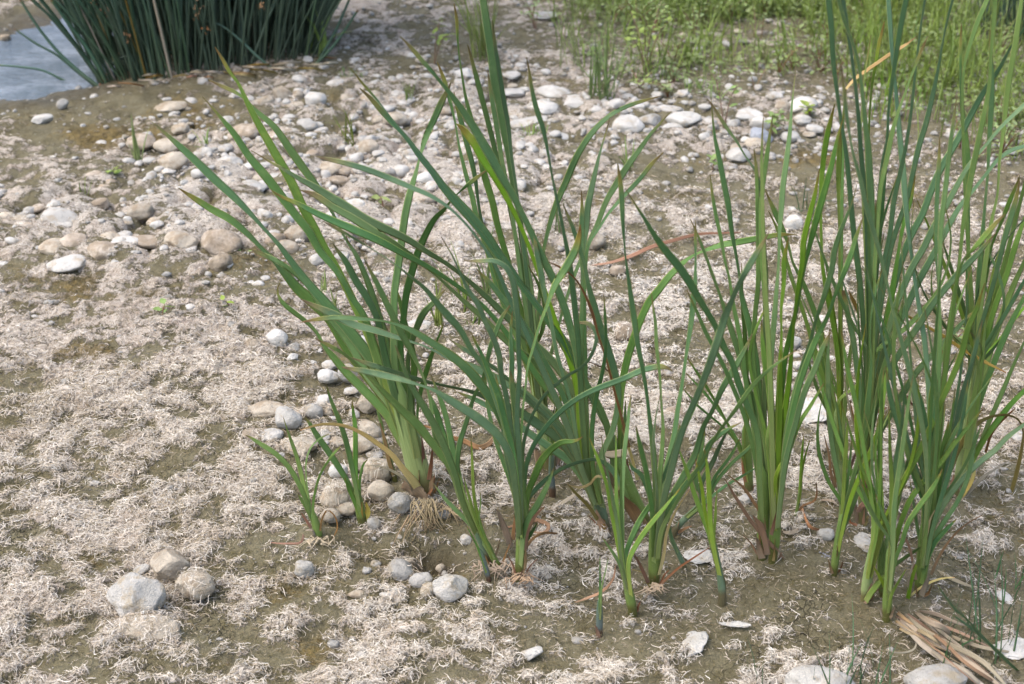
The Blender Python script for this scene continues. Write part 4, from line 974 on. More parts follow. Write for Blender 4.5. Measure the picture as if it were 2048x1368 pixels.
P12 = Plant('cattail_shoot', 'slim pale green shoot with blue grey stem in front of the low leaning cattail', '1445,1200,17 1442,1162,15 1436,1130,13 1429,1098,13 1424,1070,12', 's_blue', 'fresh', group='young cattail shoots')
grow(P12, '''
1352,883 1362,910,5 1373,939,10 1389,988,13 1406,1034,14 1417,1066,12
1391,919 1397,945,6 1403,972,9 1411,1028,9 1420,1068,9
1409,899 1413,924,7 1416,949,11 1419,998,13 1421,1047,13
1434,980 1432,1005,5 1431,1031,8 1428,1072,8
''')
P12.leaf('1448,1152,2 1450,1172,7 1448,1198,9', 'olive', k=-.1, attach=False, name='dead_leaf')
P10 = Plant('cattail_shoot', 'fresh front shoot with curved leaves and brown foot in front of the central fan', '1266,1226,18 1262,1205,20 1255,1170,17 1249,1135,17 1245,1100,17', 's_green', 'fresh', group='young cattail shoots')
grow(P10, '''
1232,855 1232,893,5 1232,965,9 1235,1031,13 1240,1085,13
1243,900 1243,932,4 1242,982,8 1243,1040,11
mid:1262,790 1258,820,8 1255,850,10 1248,916,12 1246,980,7 1245,1040,9
1179,876 1187,896,5 1195,916,9 1212,965,9 1222,1021,10 1234,1078,11
mid:1203,870 1206,899,4 1214,940,6 1224,990,8 1236,1060,9
mid:1338,972 1325,984,9 1311,998,13 1284,1034,16 1264,1074,16 1252,1108,14
mid:1361,977 1346,994,6 1330,1014,10 1297,1054,14 1274,1087,14 1258,1122,13
mid:1204,1074 1213,1087,5 1222,1100,8 1238,1126,9
''')
P10.leaf('1252,1165,3 1257,1190,8 1264,1222,10', 'olive', k=-.1, attach=False, name='dead_leaf')
S = Plant('cattail_shoot', 'smallest sprouting shoot with slate sheath alone in the front algae', '1199,1268,13 1199,1245,14 1199,1215,12 1200,1192,7', 's_slate', 'mid', group='young cattail shoots')
grow(S, '''
1200,1112 1200,1140,4 1200,1175,6
1217,1113 1212,1138,3 1205,1166,4
''')
S.leaf('1190,1250,3 1195,1265,9 1199,1278,10', 'brown', k=-.1, attach=False, name='dead_leaf')
o = lying('1232,1128,2 1225,1160,5 1205,1182,6 1175,1196,5 1150,1205,2', 'brown', .03, 'dead_leaf'); tag(o, 'thin orange brown leaf lying behind the smallest sprouting shoot', 'dead leaf', 'fallen leaves')
# two small shoots at the left edge of the group
SA = Plant('cattail_shoot', 'small left shoot with four spread blades and a pale green foot', '638,1080,16 634,1058,18 629,1040,16 624,1022,12', 's_green', 'fresh', group='young cattail shoots')
grow(SA, '''
491,870 503,876,7 515,884,11 548,905,13 578,935,14 600,972,13 616,1012,11
567,836 574,858,4 581,878,8 594,915,11 604,955,12 618,1012,11
658,868 645,874,5 632,883,4 620,898,4 612,925,4 612,948,3 616,985,4 622,1020,6
682,892 672,902,6 658,920,6 640,950,6 630,985,6 626,1020,7
596,988 603,1000,8 612,1014,9 620,1032,9
''')
SA.leaf('602,1025,2 612,1040,6 622,1056,8', 'brown', k=-.2, attach=False, name='dead_leaf')
SA.lying('538,1085,2 575,1087,4 604,1083,5 608,1065,5', 'brown', .01)
SA.leaf('664,1078,2 674,1060,3 668,1030,3 655,1020,3 645,1035,4 640,1062,5', 'brown', k=-.2, attach=False, name='dead_leaf')
roots(SA, (640, 1078), 22, 44, 24, 24, 7)
SB = Plant('cattail_shoot', 'small shoot with three broad blades and amber foot beside the upright pebble', '724,1042,20 720,1018,20 716,995,16 712,975,13', 's_green', 'mid', group='young cattail shoots')
grow(SB, '''
610,835 620,848,10 632,868,15 658,905,17 684,945,16 703,978,13
652,768 660,795,7 668,815,10 682,850,13 694,890,14 704,935,13 711,972,11
704,802 706,820,7 710,850,11 711,890,13 711,935,13 713,975,12
735,919 729,925,5 722,945,7 719,975,7
690,955 697,975,10 708,1000,11
''')
SB.leaf('732,1004,8 736,1020,14 730,1042,14', 'yellow', k=-.2, attach=False, name='dead_leaf')
# ---------------------------------------------------------------- right hand cattails
P13 = Plant('cattail', 'tightly fanned cattail with streaked pale stem behind the slim right shoot', '1684,985,18 1683,940,22 1682,890,26 1680,850,30 1679,800,30', 's_pale', 'fresh', group='large cattails', flat=.55)
grow(P13, '''
1670,207 1665,226,7 1660,246,12 1650,296,15 1644,349,12 1641,399,8 1642,450,6 1645,530,8 1654,588,12 1666,646,12 1675,705,13 1679,763,14
1680,252 1680,275,8 1679,300,13 1677,355,13 1677,413,7 1679,472,6 1679,529,7 1680,602,10 1681,675,12 1682,740,14
mid:1531,381 1540,402,8 1549,422,14 1566,460,12 1578,495,8 1584,520,7 1604,561,12 1622,605,14 1639,655,16 1650,705,15 1662,770,15
1537,422 1546,440,5 1555,460,8 1563,490,9 1584,558,10 1604,617,10 1619,664,10 1637,722,12 1653,780,13
1704,673 1702,690,6 1700,708,10 1695,760,11 1690,810,12
1612,690 1622,740,7 1640,790,10 1660,830,12
mid:1632,645 1640,690,8 1652,750,11 1666,810,13
''')
P13.leaf('1831,75 1820,83,4 1809,91,7 1785,105,9 1759,123,9 1730,143,9 1706,161,7 1692,178,5', 'amber', k=.05, dy=0, attach=False, name='dead_leaf')
P13.leaf('1692,178,5 1687,230,6 1685,330,7 1683,450,9 1682,600,10', 'mid', k=.05, dy=0, tip=False)
P13.leaf('1648,870,2 1658,910,6 1664,955,8 1672,975,8', 'brown', k=-.1, attach=False, name='dead_leaf')
P13.leaf('1718,890,3 1708,915,7 1698,945,9 1690,975,10', 'brown', k=-.1, attach=False, name='dead_leaf')
P14 = Plant('cattail', 'slim shoot on a single bare stem in the mud, third stem from the right', '1667,1152,14 1670,1125,16 1675,1090,16 1681,1055,15 1687,1020,14', 's_green', 'mid')
grow(P14, '''
1660,655 1656,705,8 1656,760,13 1660,850,14 1668,910,14 1677,955,13 1683,1000,12
fresh:1696,831 1694,858,5 1693,884,9 1690,930,11 1687,985,10
fresh:1810,580 1805,605,5 1800,631,10 1782,690,13 1765,745,14 1750,810,13 1735,860,13 1720,910,14 1704,965,13 1694,1005,12
mid:1728,954 1722,970,8 1715,986,12 1701,1024,11
fresh:1774,822 1765,840,5 1757,858,9 1743,900,14 1724,942,13 1704,990,12
1704,878 1700,920,7 1694,970,9
''')
P14.leaf('1656,1118,3 1660,1132,6 1665,1148,8', 'brown', k=-.15, attach=False, name='dead_leaf')
P14.leaf('1686,1122,3 1682,1135,5 1674,1150,6', 'red', k=-.1, attach=False, name='dead_leaf')

P15 = Plant('cattail', 'tall dark cattail on the right whose leaves leave the top edge, brown papery base', '1726,1050,22 1725,1000,24 1723,950,26 1727,900,30 1732,850,34 1738,790,42 1742,720,50', 's_pale', 'blue', group='large cattails', flat=.5)
grow(P15, '''
1657,0,17 1663,58,16 1666,117,14 1673,175,11 1680,228,10 1689,284,11 1695,330,13 1700,385,14 1706,452,15 1715,525,16 1723,599,15 1728,672,13 1732,740,13
1686,0,10 1695,58,8 1704,117,6 1711,175,7 1717,234,9 1721,292,10 1726,351,12 1732,420,12 1735,500,12 1737,600,12 1738,680,12
1677,0,12 1690,45,12 1706,88,10 1718,132,10 1725,190,12 1731,249,15 1736,292,18 1739,351,20 1742,400,20 1744,470,18 1744,540,15 1742,640,13
1812,0,16 1803,44,16 1794,97,14 1788,140,12 1781,187,10 1777,222,8 1774,278,8 1765,322,8 1758,380,8 1752,470,8 1748,580,9 1744,680,10
1850,0,8 1841,58,7 1835,108,7 1829,161,9 1821,234,10 1812,292,11 1799,351,13 1788,400,15 1780,467,14 1768,525,14 1757,613,14 1748,701,13
1905,0,8 1894,44,6 1885,88,6 1876,140,9 1864,196,14 1853,243,15 1838,292,16 1826,345,14 1815,395,13 1800,438,14 1782,496,14 1771,555,13 1759,628,14 1750,700,13
2048,58,4 2019,99,6 1999,137,10 1973,175,13 1952,211,16 1929,254,18 1908,292,18 1882,336,18 1857,395,18 1847,423,18 1821,473,18 1800,531,17 1785,584,16 1771,642,14 1758,710,14
2048,210,12 2023,233,10 1999,257,9 1970,292,7 1940,327,10 1920,360,13 1894,408,16 1864,461,18 1847,496,18 1826,531,18 1809,569,18 1791,613,17 1774,672,15 1760,740,14
2048,292,8 2028,298,9 1999,316,8 1970,351,6 1940,388,8 1923,408,10 1897,452,14 1864,514,17 1838,561,18 1818,604,18 1794,657,17 1770,720,16 1755,775,15
1993,464 1976,484,8 1958,505,14 1929,534,18 1897,569,18 1864,610,18 1835,654,18 1809,692,17 1780,739,17 1758,795,16
1955,618 1940,630,6 1911,660,14 1873,701,16 1835,742,17 1806,787,18 1785,822,17 1758,870,15
mid:1831,351 1826,375,7 1821,400,12 1806,452,10 1798,496,7 1791,540,11 1782,599,17 1774,657,18 1767,725,14 1764,800,10 1762,860,10
fresh:1769,42 1765,60,6 1760,79,9 1752,126,9 1744,170,6 1740,219,5 1737,300,6 1736,420,8 1738,560,9
mid:1856,72 1851,82,4 1847,91,7 1835,120,8 1821,155,6 1812,181,5 1800,213,7 1785,263,12 1774,316,13 1763,366,11 1755,450,10 1748,570,10
fresh:1742,70 1738,98,3 1733,126,4 1725,190,4 1722,300,6 1726,420,7 1732,560,8
mid:1736,400 1738,480,9 1740,560,11 1740,660,12
mid:1752,400 1750,480,9 1747,570,12 1743,670,12
1777,195 1776,240,6 1774,292,9 1768,360,10 1764,420,9 1757,500,9 1750,590,9
fresh:1715,560 1716,620,6 1720,690,8 1726,760,9
''')
P15.leaf('1686,581,9 1690,600,12 1696,630,14 1704,665,15 1711,715,14 1719,780,14 1724,850,12', 'blue', k=.05, tip=False)
P15.leaf('1697,580,4 1706,600,10 1713,615,10 1718,635,3', 'olive', k=.03, attach=False, name='dead_leaf')
P15.leaf('2012,745,3 1970,724,9 1929,701,9 1882,669,8 1838,645,7 1788,616,4', 'yellow', k=.2, attach=False, name='dead_leaf')
grow(P15, '''
brown:1775,815 1758,822,9 1735,832,9 1720,845,6
brown:1768,818 1762,850,9 1748,890,12 1738,930,12 1730,975,12
brown:1700,800 1706,830,6 1718,870,9 1732,930,12 1745,985,12
brown:1750,885 1742,910,9 1730,950,13 1722,1000,14
paper:1705,1000 1712,1020,14 1718,1045,18
brown:1745,1010,10 1728,1008,14 1716,1025,10
tan:1690,760 1696,800,4 1708,850,6 1718,900,7
red:1775,745 1782,760,6 1795,770,6
red:1832,818 1822,806,6 1815,792,6
''', attach=False)
P16 = Plant('cattail', 'pale based cattail leaning right in the front mud with a split green foot', '1728,1204,20 1733,1170,28 1740,1130,28 1747,1098,26 1753,1068,24', 's_pale', 'fresh', group='large cattails', flat=.6)
grow(P16, '''
1768,735 1764,780,6 1762,830,10 1760,899,13 1760,965,13 1757,1031,12
mid:1682,659 1687,690,6 1692,723,10 1706,782,13 1718,840,12 1727,893,12 1735,942,11 1741,985,10 1747,1035,12
mid:1970,566 1962,590,6 1955,613,12 1937,655,16 1923,708,16 1899,767,14 1882,805,11 1864,849,14 1841,899,16 1818,942,16 1800,977,16 1781,1018,16 1766,1055,15
mid:1850,820 1843,845,7 1835,869,12 1821,913,14 1806,960,16 1790,1005,16 1770,1050,15
mid:1739,951 1745,980,10 1750,1020,12 1754,1050,12
mid:1850,1088 1838,1096,5 1829,1103,8 1800,1122,9 1777,1142,11 1755,1165,12
''')
P16.leaf('1774,1145,4 1758,1165,12 1742,1186,16 1731,1203,14', 'fresh', k=-.15, attach=False, name='leaf')
S = Plant('cattail_shoot', 'dark green stub close behind the pale based leaning cattail', '1766,1196,14 1763,1160,15 1762,1120,14 1766,1080,12', 's_green', 'blue', group='young cattail shoots')
grow(S, '''
1771,732 1774,752,6 1777,775,12 1788,825,14 1797,860,8 1800,880,7 1806,920,9 1800,985,12 1782,1050,13
fresh:1794,650 1786,680,8 1777,708,12 1768,790,9 1762,860,8 1762,960,9 1765,1040,10
''')
P18 = Plant('cattail', 'narrow upright cattail in front of the two leaning ones, second clump from the right', '1774,1240,18 1775,1200,20 1778,1160,19 1780,1120,18 1782,1085,17', 's_green', 'mid', flat=.6)
grow(P18, '''
1810,749 1808,790,5 1806,825,7 1797,884,10 1791,928,14 1785,972,15 1783,1030,14
fresh:1777,811 1779,855,5 1780,899,8 1783,950,12 1784,1010,13
1751,988 1759,1010,6 1767,1031,10 1780,1064,10 1783,1090,10
fresh:1747,1132 1753,1143,6 1760,1155,9 1771,1180,9
fresh:1813,1137 1805,1150,4 1796,1165,6 1783,1190,8
1885,938 1877,955,7 1868,972,12 1842,1008,14 1816,1047,13 1803,1088,10 1790,1120,10
1968,814 1954,832,5 1940,849,10 1911,884,12 1882,925,13 1849,962,15 1823,995,14 1805,1035,13 1792,1080,12
1826,750 1818,800,7 1810,860,11 1800,930,13 1790,1000,14
''')
P17 = Plant('cattail', 'dense right hand cattail clump with many upright leaves above a bundle of dry straw', '1838,1192,26 1841,1160,32 1846,1120,36 1850,1080,36 1856,1030,34', 's_green', 'mid', group='large cattails', flat=.7)
grow(P17, '''
blue:2048,849,8 2014,875,12 1990,900,14 1957,926,16 1927,956,16 1901,988,16 1875,1031,16 1860,1070,15
blue:1913,1038 1902,1049,8 1891,1060,12 1868,1087,14 1856,1114,13
1955,837 1950,868,6 1946,899,12 1935,957,12 1914,1005,12 1888,1044,13 1866,1080,13
blue:1965,640 1958,668,8 1952,694,12 1940,738,12 1922,796,12 1910,855,11 1897,913,13 1883,960,14 1868,1015,15
1891,808 1888,824,6 1885,840,10 1880,884,9 1872,940,11 1864,1010,12
1898,837 1895,855,6 1891,872,10 1882,907,10 1868,957,11 1860,1020,12
fresh:1886,700 1881,718,6 1876,738,10 1864,782,12 1861,840,14 1862,890,14 1860,970,14
blue:1879,272 1879,297,6 1878,322,10 1875,379,12 1872,452,12 1872,511,9 1875,569,5 1875,642,6 1874,708,9 1868,780,13 1864,850,14 1861,940,14
1914,190 1910,220,5 1905,254,9 1897,322,12 1890,385,13 1882,452,13 1880,511,9 1878,584,6 1880,660,9 1878,740,13 1872,830,14 1866,930,14
mid:1990,0,14 1986,58,11 1981,117,8 1978,175,9 1967,234,14 1955,292,15 1943,351,15 1935,395,14 1926,452,11 1920,511,8 1914,555,8 1905,613,12 1897,672,14 1889,750,14 1880,840,15 1870,940,15
blue:2040,356 2034,390,10 2025,423,16 2008,482,15 1996,531,14 1978,599,13 1958,666,13 1940,745,13 1920,820,14 1895,910,15
fresh:2011,427 1998,440,9 1984,455,14 1961,482,14 1940,505,8 1929,517,6 1915,560,8 1905,640,10 1892,740,12 1876,860,13
blue:1812,703,3 1815,720,8 1829,767,14 1847,825,14 1855,880,13 1858,950,13
blue:1682,132 1686,160,6 1689,190,9 1693,228,10 1699,269,7 1707,310,8 1719,351,12 1730,403,14 1747,461,14 1762,517,12 1774,566,9 1786,620,9 1800,672,12 1816,730,14 1829,780,14 1844,850,14 1854,930,14
blue:1777,0,12 1780,44,12 1784,102,9 1788,146,7 1794,205,9 1800,278,14 1806,336,16 1810,390,15 1815,444,11 1821,496,7 1829,555,8 1838,613,10 1847,666,13 1853,724,13 1858,790,13 1860,870,13
mid:1842,1130 1852,1060,6 1862,990,9 1868,920,11
mid:1820,960 1826,1000,7 1834,1050,10 1842,1100,11
blue:1936,760 1930,810,8 1918,870,11 1900,940,13 1878,1010,13
blue:1875,760 1868,830,8 1858,900,12 1850,980,13
mid:1910,780 1904,830,7 1894,890,11 1880,960,13
fresh:1852,840 1850,900,8 1848,970,12 1848,1030,13
''')
grow(P17, '''
yellow:1870,1020 1862,1035,5 1856,1055,8 1850,1085,9
brown:1965,1030 1930,1050,4 1900,1080,6 1880,1110,7 1862,1150,8
brown:1800,1060 1815,1085,6 1825,1120,7 1832,1160,7
tan:1815,1190 1820,1150,4 1828,1120,5
paper:1858,1150 1850,1172,12 1842,1192,16
''', attach=False, k=-.12)
P17.leaf('1808,1228,3 1815,1200,10 1822,1165,10 1832,1130,9', 'fresh', k=-.1, attach=False)
P17.leaf('1910,1155,3 1890,1156,5 1860,1165,6 1835,1180,6 1818,1195,5', 'yellow', k=-.3, attach=False, name='dead_leaf')
P17.lying('1978,1182,2 1940,1172,5 1905,1158,8 1868,1140,9', 'tan', .012)
P19 = Plant('cattail', 'yellow green cattail at the far right back with orange dead leaves at its foot', '1918,990,34 1924,950,40 1932,900,42 1940,850,40 1948,790,36 1955,730,32', 's_pale', 'fresh', group='large cattails', flat=.6)
grow(P19, '''
mid:1923,47 1922,70,5 1921,96,8 1921,146,6 1923,199,8 1929,263,16 1936,322,15 1936,400,10 1937,450,8 1936,525,11 1936,584,13 1938,650,14 1942,730,15
mid:1974,0,12 1955,44,13 1940,88,10 1929,129,7 1925,175,6 1926,260,7 1930,380,8 1938,520,10 1945,650,12
blue:1980,60 1982,120,11 1984,175,14 1981,234,15 1978,292,12 1975,351,8 1970,408,8 1963,496,14 1957,569,15 1954,650,15 1950,740,15
2043,0,10 2037,44,14 2028,102,15 2016,175,15 2008,249,12 1999,322,8 1993,400,7 1984,438,10 1975,496,13 1967,555,14 1960,628,14 1954,710,15
2040,350 2030,377,8 2019,403,12 2002,446,9 1984,490,7 1975,540,9 1964,600,11 1956,690,12
2048,440,8 2031,490,15 2011,555,15 1990,613,15 1973,672,15 1961,735,15
2009,473 2003,493,5 1996,514,9 1982,570,11 1970,640,12 1960,720,12
2018,495 2012,517,6 2005,540,10 1984,599,11 1972,660,12 1962,740,12
2048,525,9 2028,569,14 2005,628,16 1986,686,16 1968,745,16 1956,800,15
mid:2048,595,10 2015,660,16 1990,720,16 1965,785,16 1950,835,15
2048,685,4 2025,735,10 2002,790,13 1981,837,13 1962,884,12
mid:2048,782,12 2022,808,14 1999,837,16 1973,872,14 1952,908,14
1955,600 1957,660,9 1955,730,14 1950,800,16
1935,610 1938,680,8 1942,750,12 1944,820,14
1972,620 1968,680,8 1960,750,13 1952,820,15
''')
grow(P19, '''
olive:1959,1159 1970,1113,5 1990,1070,7 2005,1040,7 2019,995,10 2034,942,11 2043,899,9 2046,860,6 2037,840,6 2014,830,7 1984,833,8 1961,843,11 1937,866,13 1917,899,13 1902,942,10
yellow:1905,1024 1916,1005,7 1929,986,11 1945,957,9 1950,935,4
tan:2025,916 1998,934,4 1970,951,8 1945,975,11 1928,992,12
red:2030,817 2020,826,5 2008,837,6 1984,866,7 1971,905,6
brown:1898,1010 1902,980,9 1910,950,10
brown:1890,960 1896,985,10 1908,1005,12
''', attach=False, k=-.1)
P15.extra(8, (500, 900), .16, (8, 13), ('blue', 'mid')); P17.extra(15, (350, 800), .16, (7, 12), ('blue', 'mid', 'mid')); P19.extra(16, (300, 720), .22, (8, 13), ('mid', 'fresh', 'blue'))
P18.extra(6, (250, 480), .12, (6, 10)); P16.extra(6, (300, 560), .14, (7, 11)); P13.extra(4, (280, 520), .14, (7, 11)); P9.extra(3, (300, 560), .12, (7, 11)); P14.extra(2, (240, 420), .1, (6, 10))
P6.extra(3, (220, 420), .14, (7, 11)); P5.extra(2, (250, 420), .12, (8, 12), ('mid',))
for q in (P1, P2, P3, P4, P5, P6, P9, P9b, P13, P15, P16, P17, P18, P19): q.scraps(3)
for q in (P8, P9c, P10, P12, P14, P2b, SA, SB): q.scraps(1)
# ---------------------------------------------------------------- dry straw bundle in the lower right corner
B = at(1860, 1280); st = empty('dead_leaf_bundle', B); tag(st, 'bundle of dry grey brown cattail straw lying in the lower right corner', 'dead leaves')
for i, (sp, mt, lf) in enumerate([
 ('1798,1232,8 1830,1258,18 1875,1285,20 1920,1310,18 1960,1340,16 2010,1380,10', 'tan', .012), ('1810,1228,8 1850,1262,16 1900,1290,18 1960,1320,16 2030,1390,8', 'tan', .022),
 ('1838,1222,6 1870,1228,18 1900,1240,12 1930,1250,6 1960,1242,3', 'tan', .016), ('1830,1224,8 1860,1245,20 1890,1258,18 1905,1275,8', 'tan', .03),
 ('1880,1262,8 1920,1280,12 1970,1296,12 2020,1304,8', 'tan', .012), ('1800,1240,8 1840,1285,18 1880,1315,20 1930,1345,20 1985,1385,12', 'tan', .010),
 ('1850,1290,6 1890,1322,14 1930,1340,14 1965,1372,10', 'tan', .02), ('1790,1246,4 1830,1268,10 1860,1276,8', 'tan', .006), ('1840,1250,6 1880,1278,12 1930,1325,14 1990,1365,10', 'paper', .03), ('1770,1300,2 1800,1306,6 1830,1296,6 1834,1278,5', 'tan', .006)]):
    lying(' '.join('%s,%s,%.1f' % (q.split(',')[0], q.split(',')[1], float(q.split(',')[2]) * .62) for q in sp.split()), mt, lf, 'dry_leaf', st, B)
rs = random.Random(8)
for i in range(15):
    x0, y0 = rs.uniform(1790, 1850), rs.uniform(1222, 1262); a = rs.uniform(.32, .78); L = rs.uniform(50, 210); wv_ = rs.uniform(-14, 14); w_ = rs.uniform(2.5, 9)
    lying(' '.join('%.1f,%.1f,%.1f' % (x0 + L * u * math.cos(a) + wv_ * math.sin(3 * u) * math.sin(a), y0 + L * u * math.sin(a) + wv_ * math.sin(3 * u) * math.cos(a), w_ * (1 - .75 * u * u)) for u in (0, .2, .4, .6, .8, 1)),
          rs.choice(('tan', 'tan', 'paper', 'root')), rs.uniform(.004, .03), 'dry_leaf', st, B)
# loose pale strands
for sp, mt, lb in [('1640,1000,3 1665,1002,6 1676,1010,4', 'tan', 'short bleached twig of leaf on the mud beside the slim right shoot'),
                   ('1560,1062,3 1580,1066,8 1600,1058,8 1615,1048,3', 'tan', 'curled bleached strip on the mud behind the bright cattail foot'),
                   ('1636,455,5 1628,459,5 1618,464,3', 'tan', 'tiny white strip caught near the tall right leaves')]:
    tag(lying(sp, mt, .006, 'leaf_strip'), lb, 'leaf strip', 'fallen leaves')
# ---------------------------------------------------------------- grasses and weeds
def ribbons(B, az, L, lean, droop, wd, n=7, jit=None):
    """many arched blades at once: B (m,3) bases, az heading, L length, lean angle from vertical, droop extra bend; solid three sided blades"""
    m = len(B); s = np.linspace(0, 1, n)
    th = lean[:, None] + droop[:, None] * s[None] ** 1.5
    ds = (L / (n - 1))[:, None]
    hor = np.cumsum(np.sin(th) * ds, 1) - np.sin(th[:, :1]) * ds; ver = np.cumsum(np.cos(th) * ds, 1) - np.cos(th[:, :1]) * ds
    P = np.stack([B[:, :1] + hor * np.cos(az)[:, None], B[:, 1:2] + hor * np.sin(az)[:, None], B[:, 2:] + ver], 2)
    fa = az + math.pi / 2 + RNG.normal(0, .5, m)
    S = np.stack([np.cos(fa), np.sin(fa), np.zeros(m)], 1)
    prof = np.minimum(1, (1 - s) * 2.2) ** .8; prof[-1] = .06
    W = wd[:, None] * prof[None] / 2
    Nn = np.stack([-np.cos(az), -np.sin(az), np.full(m, .6)], 1)
    a = P + S[:, None] * W[..., None]; b = P - S[:, None] * W[..., None]; c = P + Nn[:, None] * (W * .35)[..., None]
    V = np.stack([a, c, b], 2)                              # m,n,3,3
    base = np.arange(m * n * 3).reshape(m, n, 3); nx = np.roll(base, -1, 2)
    F = np.stack([base[:, :-1], nx[:, :-1], nx[:, 1:], base[:, 1:]], 3).reshape(-1, 4)
    al = np.broadcast_to(s[None, :, None] * .9, (m, n, 3)).ravel(); ac = np.broadcast_to(np.array([-.7, 0, .7]), (m, n, 3)).ravel()
    return V.reshape(-1, 3), F, al, ac
def gz_many(P): return np.stack([P[:, 0], P[:, 1], ground_z(P[:, 0], P[:, 1]) - .004], 1)
def tuft(px, py, hpx, n, sp, mt, label, name='grass_tuft', cat='grass tuft', group=None, wd=.0028, lean=.35, dr=.7, bias=None):
    B0 = at(px, py); t = B0[1] / ray(px, py)[1]; Lm = hpx * t / FPX * 1.05
    B = gz_many(B0 + np.stack([np.clip(RNG.normal(0, sp, n), -1.3 * sp, 1.3 * sp), np.clip(RNG.normal(0, sp, n), -1.3 * sp, 1.3 * sp), np.zeros(n)], 1))
    az = RNG.uniform(0, 2 * math.pi, n) if bias is None else RNG.normal(bias, .7, n)
    V, F, a1, a2 = ribbons(B, az, Lm * RNG.uniform(.45, 1.1, n), np.abs(RNG.normal(0, lean, n)), np.abs(RNG.normal(0, dr, n)), wd * RNG.uniform(.6, 1.2, n), 9)
    o = mesh_obj(name, V - B0, F, M[mt], loc=B0, attrs={'along': ('FLOAT', a1), 'across': ('FLOAT', a2)})
    return tag(o, label, cat, group)
for a in [
 (1202, 208, 170, 38, .022, 'grass', 'long bladed grass tuft rooted among the white stones', 'grass_tuft', 'grass tuft', 'grass tufts', .0042, .45, .6),
 (965, 118, 170, 40, .02, 'grass', 'tall pale grass tuft on the far mud behind the tallest leaves', 'grass_tuft', 'grass tuft', 'grass tufts', .004, .22, .5),
 (1405, 195, 60, 46, .03, 'grass', 'low spreading grass tuft with reddish foot right of the white block', 'grass_tuft', 'grass tuft', 'grass tufts', .003, .8, .8),
 (1070, 282, 30, 36, .018, 'grass', 'short bright grass tuft on the crust right of the tall leaves', 'grass_tuft', 'grass tuft', 'grass tufts', .003, .7, .6),
 (818, 205, 52, 12, .006, 'grass', 'thin upright grass tuft among the stones behind the leaf tips', 'grass_tuft', 'grass tuft', 'grass tufts', .003, .2, .4),
 (638, 118, 110, 16, .016, 'grass', 'green grass tuft at the right foot of the rush clump', 'grass_tuft', 'grass tuft', 'grass tufts', .005, .3, .5),
 (700, 150, 26, 30, .03, 'grass', 'very low grass tuft on the mud right of the rush clump', 'grass_tuft', 'grass tuft', 'grass tufts', .003, .8, .6),
 (277, 322, 95, 10, .006, 'grass', 'thin grass sprout standing in front of the crusted stones far left', 'grass_sprout', 'grass sprout', 'grass sprouts', .004, .25, .3),
 (168, 398, 62, 5, .003, 'grass', 'short lone grass sprout in the left crust', 'grass_sprout', 'grass sprout', 'grass sprouts', .005, .2, .3),
 (412, 300, 46, 7, .006, 'grass', 'small weed sprout left of the long leaf tips', 'grass_sprout', 'grass sprout', 'grass sprouts', .005, .5, .5),
 (700, 298, 100, 9, .008, 'grass', 'grass sprout among the stones below the arching leaf', 'grass_sprout', 'grass sprout', 'grass sprouts', .004, .35, .5),
 (645, 592, 56, 5, .006, 'grass', 'few upright blades between the pebbles left of the cattail fan', 'grass_sprout', 'grass sprout', 'grass sprouts', .004, .15, .3),
 (677, 632, 64, 6, .008, 'grass', 'thin blades just in front of the pebble patch', 'grass_sprout', 'grass sprout', 'grass sprouts', .0035, .25, .4),
 (877, 662, 105, 9, .006, 'grass', 'narrow grass sprout right of the left fan', 'grass_sprout', 'grass sprout', 'grass sprouts', .0045, .25, .3),
 (925, 615, 130, 8, .012, 'grass', 'thin grass blades behind the left leaning leaves', 'grass_sprout', 'grass sprout', 'grass sprouts', .0035, .18, .3),
 (948, 660, 60, 8, .01, 'grass', 'fine pale grass sprout under the crossing leaves', 'grass_sprout', 'grass sprout', 'grass sprouts', .003, .4, .6),
 (976, 600, 140, 9, .01, 'grass', 'grass blades standing behind the folded leaf', 'grass_sprout', 'grass sprout', 'grass sprouts', .004, .12, .25),
 (1118, 470, 130, 5, .006, 'grass', 'two or three thin blades behind the narrow dark leaf', 'grass_sprout', 'grass sprout', 'grass sprouts', .0035, .12, .2),
 (1258, 345, 70, 7, .008, 'grass', 'short blades behind the two pale twisted leaves', 'grass_sprout', 'grass sprout', 'grass sprouts', .004, .3, .4),
 (640, 1090, 30, 4, .004, 'grass', None, 'grass_sprout', 'grass sprout', 'grass sprouts', .002, .4, .5) if False else None,
 (1610, 420, 80, 8, .01, 'grassblue', 'bluish curved blades by the lone round white pebble', 'grass_sprout', 'grass sprout', 'grass sprouts', .004, .5, .9),
 (1700, 1400, 175, 22, .035, 'grassblue', 'fine bluish grass tuft rising from the bottom edge', 'grass_tuft', 'grass tuft', 'grass tufts', .0026, .22, .4),
 (1890, 1330, 130, 7, .02, 'grassblue', 'fine bluish blades in front of the dry straw bundle', 'grass_tuft', 'grass tuft', 'grass tufts', .0026, .2, .3),
 (1965, 1300, 230, 16, .03, 'grassblue', 'tall thin bluish grass by the lower right edge', 'grass_tuft', 'grass tuft', 'grass tufts', .0026, .22, .3),
 (1512, 1355, 110, 4, .006, 'grassblue', 'two thin blades standing alone in the front mud', 'grass_tuft', 'grass tuft', 'grass tufts', .002, .15, .2),
 (2012, 70, 170, 110, .06, 'rush', 'dark rush tuft behind the grass in the top right corner', 'grass_tuft', 'grass tuft', 'grass tufts', .005, .2, .3),
 (2040, 1180, 120, 10, .03, 'grassblue', 'thin grass at the right edge above the chalky stone', 'grass_tuft', 'grass tuft', 'grass tufts', .0026, .3, .5),
]:
    if a: tuft(*a)
PB = Plant('broad_grass_blade', 'two broad bluish grass blades crossing the lower right corner', '2040,1345,8 2020,1325,8', None, 'grassblue', cat='grass blade', group='grass tufts')
